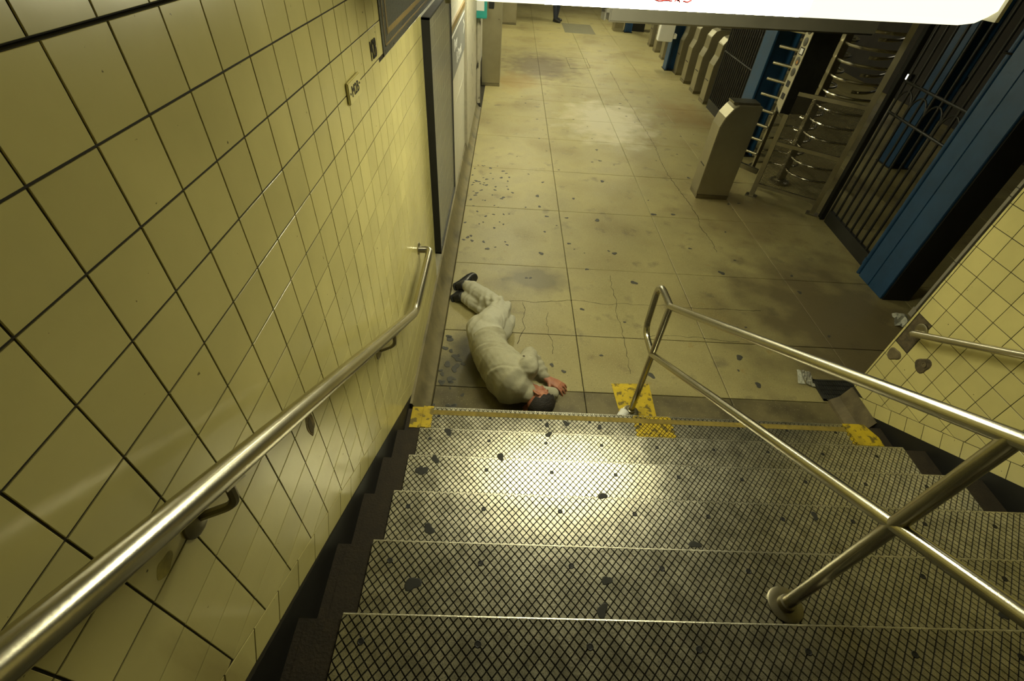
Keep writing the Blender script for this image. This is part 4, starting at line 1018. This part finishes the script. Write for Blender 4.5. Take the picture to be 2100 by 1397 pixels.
for k, (t_, dx_, dz_, dp_) in enumerate([(.10, -.2, .15, .008), (.19, .1, -.25, .006), (.33, -.55, .45, .007), (.52, -.75, .3, .006), (.70, -.9, .55, .008), (.86, -.6, -.2, .006)]):
    c_ = pelvis.lerp(nk, t_); n_ = (tax+Vector((dx_, dx_*.8, dz_))).normalized()
    SWC.append((n_, c_.dot(n_), dp_, rng.uniform(.008, .012), k*3.7))
ARC = [((lel-lsh).normalized(), lsh, t_) for t_ in (.12, .2, .27)]
def sw_fold(p):
    base = folds(tax, .007, 9, 3.1)(p)
    for c_ in SWC:
        msk = .5+.9*noise.noise(p*4+Vector((0, c_[4], 0)))
        if msk > 0: base += min(msk, 1)*crease(p, *c_)
    for a_, b_ in ((lel, lwr),):
        ax2 = (b_-a_).normalized(); q_ = p-a_; t_ = q_.dot(ax2)
        if -.05 < t_ < .3 and (q_-ax2*t_).length < .08: base += .0042*math.sin(t_*120+3*noise.noise(p*12))
    # long drag creases from the arm pit across the back
    s_ = (p-lsh).dot(Vector((.55, -.75, .35)).normalized()); w_ = (p-lsh).length
    return base+.007*math.sin(s_*75+2*noise.noise(p*7))*max(0, 1-w_*2.6)
remesh('sweatshirt', sw, .0062, FLEECE, person, 4, sw_fold)
MB().ball((.205, .30, .4005), (.009, .008, .003), 10).build('stain', mat('stain', (.10, .085, .055), .95), person)
tr = MB(); loft(tr, [s_ for s_ in torso_secs(.010)][:3])
wsec = torso_secs(.011)[3]; loft(tr, [(pelvis.lerp(waist, .62), wsec[1], wsec[2], wsec[3]+.0, wsec[4]+.0), (pelvis.lerp(waist, .4), wsec[1], wsec[2], wsec[3]+.006, wsec[4]+.006), (pelvis, wsec[1], wsec[2], .172, .14)])
tr.ball(pelvis+Vector((-.03, .02, .045)), (.125, .14, .118), 20); tr.ball(pelvis+Vector((-.025, .03, -.05)), (.115, .135, .10), 20); tr.ball((.02, .86, .14), (.115, .13, .12), 20)
for hp, kn, an, top in ((lhp, lkn, lan, 1), (rhp, rkn, ran, 0)):
    chain(tr, [hp, hp.lerp(kn, .5), kn], [.118, .108, .090] if top else [.105, .096, .082])
    chain(tr, [kn, kn.lerp(an, .4), kn.lerp(an, .8), kn.lerp(an, .93)], [.086, .082, .072, .064] if top else [.072, .068, .060, .056])
TRC = []
for k in range(7):
    c_ = lkn.lerp(lan, .1+k*.13); n_ = ((lan-lkn).normalized()+Vector((rng.uniform(-.6, .6), rng.uniform(-.6, .6), rng.uniform(-.3, .3)))).normalized(); TRC.append((n_, c_.dot(n_), rng.uniform(.004, .008), rng.uniform(.008, .013), 40+k*3.1))
for k in range(5):
    c_ = lhp.lerp(lkn, .05+k*.2); n_ = ((lkn-lhp).normalized()+Vector((rng.uniform(-.7, .7), rng.uniform(-.3, .3), rng.uniform(-.3, .3)))).normalized(); TRC.append((n_, c_.dot(n_), rng.uniform(.003, .007), rng.uniform(.008, .013), 80+k*3.1))
def tr_fold(p):
    d_ = lambda a: math.exp(-((p-a).length/.16)**2)
    cr_ = 0
    for c_ in TRC:
        msk = .45+.9*noise.noise(p*4+Vector((0, c_[4], 0)))
        if msk > 0: cr_ += min(msk, 1)*crease(p, *c_)
    return folds((lan-lkn), .008, 13, 9.3)(p)+cr_+.012*d_(lkn)*math.sin((p-lkn).dot((lhp-lkn+lan-lkn).normalized())*95+2.0*noise.noise(p*9))
remesh('sweatpants', tr, .0062, SWEAT, person, 4, tr_fold)
def shoe(an, toe, upv, m, parent, s=1.0, low=False):
    an = Vector(an); d_ = (Vector(toe)-an).normalized(); u_ = Vector(upv); u_ = (u_-d_*u_.dot(d_)).normalized(); l_ = d_.cross(u_)
    q = MB(); hb_ = an-u_*.055*s
    loft(q, [(hb_-d_*.065*s, l_, u_, .026*s, .028*s), (hb_-d_*.045*s, l_, u_, .036*s, .042*s), (hb_+d_*.0*s+u_*.01*s, l_, u_, .037*s, .052*s), (hb_+d_*.06*s, l_, u_, .042*s, .043*s), (hb_+d_*.12*s-u_*.008*s, l_, u_, .048*s, .032*s), (hb_+d_*.165*s-u_*.012*s, l_, u_, .044*s, .026*s), (hb_+d_*.195*s-u_*.014*s, l_, u_, .026*s, .018*s)], 16)
    loft(q, [(an-u_*.05*s-d_*.01*s, d_, l_, .055*s, .04*s), (an+u_*.01*s-d_*.012*s, d_, l_, .05*s, .042*s)], 16)
    o = remesh('shoe', q, .006*s, m, parent, 3)
    sl = MB(); base = hb_-u_*.046*s; out = []
    pr = [(-.075, .022), (-.06, .036), (0, .036), (.06, .043), (.12, .049), (.17, .045), (.2, .028)]
    ptsl = [base+d_*a*s+l_*b_*s for a, b_ in pr]+[base+d_*a*s-l_*b_*s for a, b_ in pr[::-1]]
    sl.prism(ptsl, u_*.018*s); sl.build('sole', RUB, o, bevel=.003)
    for k in range(4): MB().tube([hb_+d_*(.03+.022*k)*s+u_*(.046-.006*k)*s+l_*.022*s, hb_+d_*(.035+.022*k)*s+u_*(.05-.006*k)*s-l_*.022*s], .003*s, 6).build('lace', RUB, o)
    return o
RUB = mat('dark_rubber', (.03, .03, .026), .6)
WRUB = mat('white_rubber', (.7, .7, .62), .6)
chain_s = MB(); chain(chain_s, [lkn.lerp(lan, .86), lan], [.047, .043], 14); remesh('sock', chain_s, .007, SOCK, person, 2)
shoe(lan, lan+Vector((.17, .19, .0)), Vector((.66, -.60, .42)), SHOE, person, 1.02)
shoe(ran+Vector((0, .0, .005)), ran+Vector((.16, .22, .0)), Vector((.66, -.5, .45)), SHOE, person, 1.0)

# ---- person standing far down the corridor
def stander(x, y):
    b = MB(); B = Vector((x, y, 0)); f = Vector((.85, -.53, 0)); l = Vector((.53, .85, 0)); Z = Vector((0, 0, 1))
    hc = B+Z*1.63; head(b, hc, Z, f, l, 1.0); chain(b, [B+Z*1.42, B+Z*1.55], [.055, .052])
    loft(b, [(B+Z*.88, l, f, .15, .10), (B+Z*1.05, l, f, .14, .09), (B+Z*1.28, l, f, .17, .11), (B+Z*1.42, l, f, .15, .08), (B+Z*1.46, l, f, .06, .05)])
    for sg in (1, -1):
        s_ = B+l*sg*.19+Z*1.40; e = B+l*sg*.24+Z*1.11-f*.02; w_ = B+l*sg*.23+Z*.86+f*.08
        chain(b, [s_, s_.lerp(e, .5), e], [.05, .045, .036]); chain(b, [e, e.lerp(w_, .4), w_], [.036, .036, .024])
        hand(b, w_, Vector((0, 0, -1))+f*.2, l*sg, f, .95, .35)
        hp = B+l*sg*.085+Z*.90; kn = B+l*sg*.10+Z*.48+f*.02*sg; an = B+l*sg*.12+Z*.085+f*(-.05*sg)
        chain(b, [hp, hp.lerp(kn, .5), kn], [.08, .07, .05]); chain(b, [kn, kn.lerp(an, .35), an], [.05, .052, .034])
    p = remesh('person', b, .010, SKIN, None, 2); tag(p, 'distant person standing down the corridor in dark trousers and black shoes', 'person')
    hair_cap('hair', hc, Z, f, l, 1.0, p)
    c = MB(); loft(c, [(B+Z*.80, l, f, .19, .14), (B+Z*1.05, l, f, .17, .12), (B+Z*1.28, l, f, .195, .13), (B+Z*1.42, l, f, .175, .10), (B+Z*1.49, l, f, .075, .07)])
    for sg in (1, -1):
        s_ = B+l*sg*.19+Z*1.40; e = B+l*sg*.24+Z*1.11-f*.02; w_ = B+l*sg*.23+Z*.86+f*.08
        chain(c, [s_, e], [.068, .055]); chain(c, [e, e.lerp(w_, .9)], [.054, .042])
    remesh('jacket', c, .012, COAT, p, 2)
    t = MB(); loft(t, [(B+Z*.80, l, f, .165, .115), (B+Z*.98, l, f, .16, .11)])
    for sg in (1, -1):
        hp = B+l*sg*.085+Z*.88; kn = B+l*sg*.10+Z*.48+f*.02*sg; an = B+l*sg*.12+Z*.085+f*(-.05*sg)
        chain(t, [hp, hp.lerp(kn, .5), kn], [.095, .082, .066]); chain(t, [kn, kn.lerp(an, .5), an.lerp(kn, .02)], [.066, .062, .055])
        an2 = B+l*sg*.12+Z*.115+f*(-.05*sg)
        o = shoe(an2, an2+f*.2+l*sg*.03, Z, SHOE, p, 1.02)
        o.children[0].data.materials[0] = WRUB
    remesh('jeans', t, .012, JEAN, p, 2)
stander(1.42, 15.58)
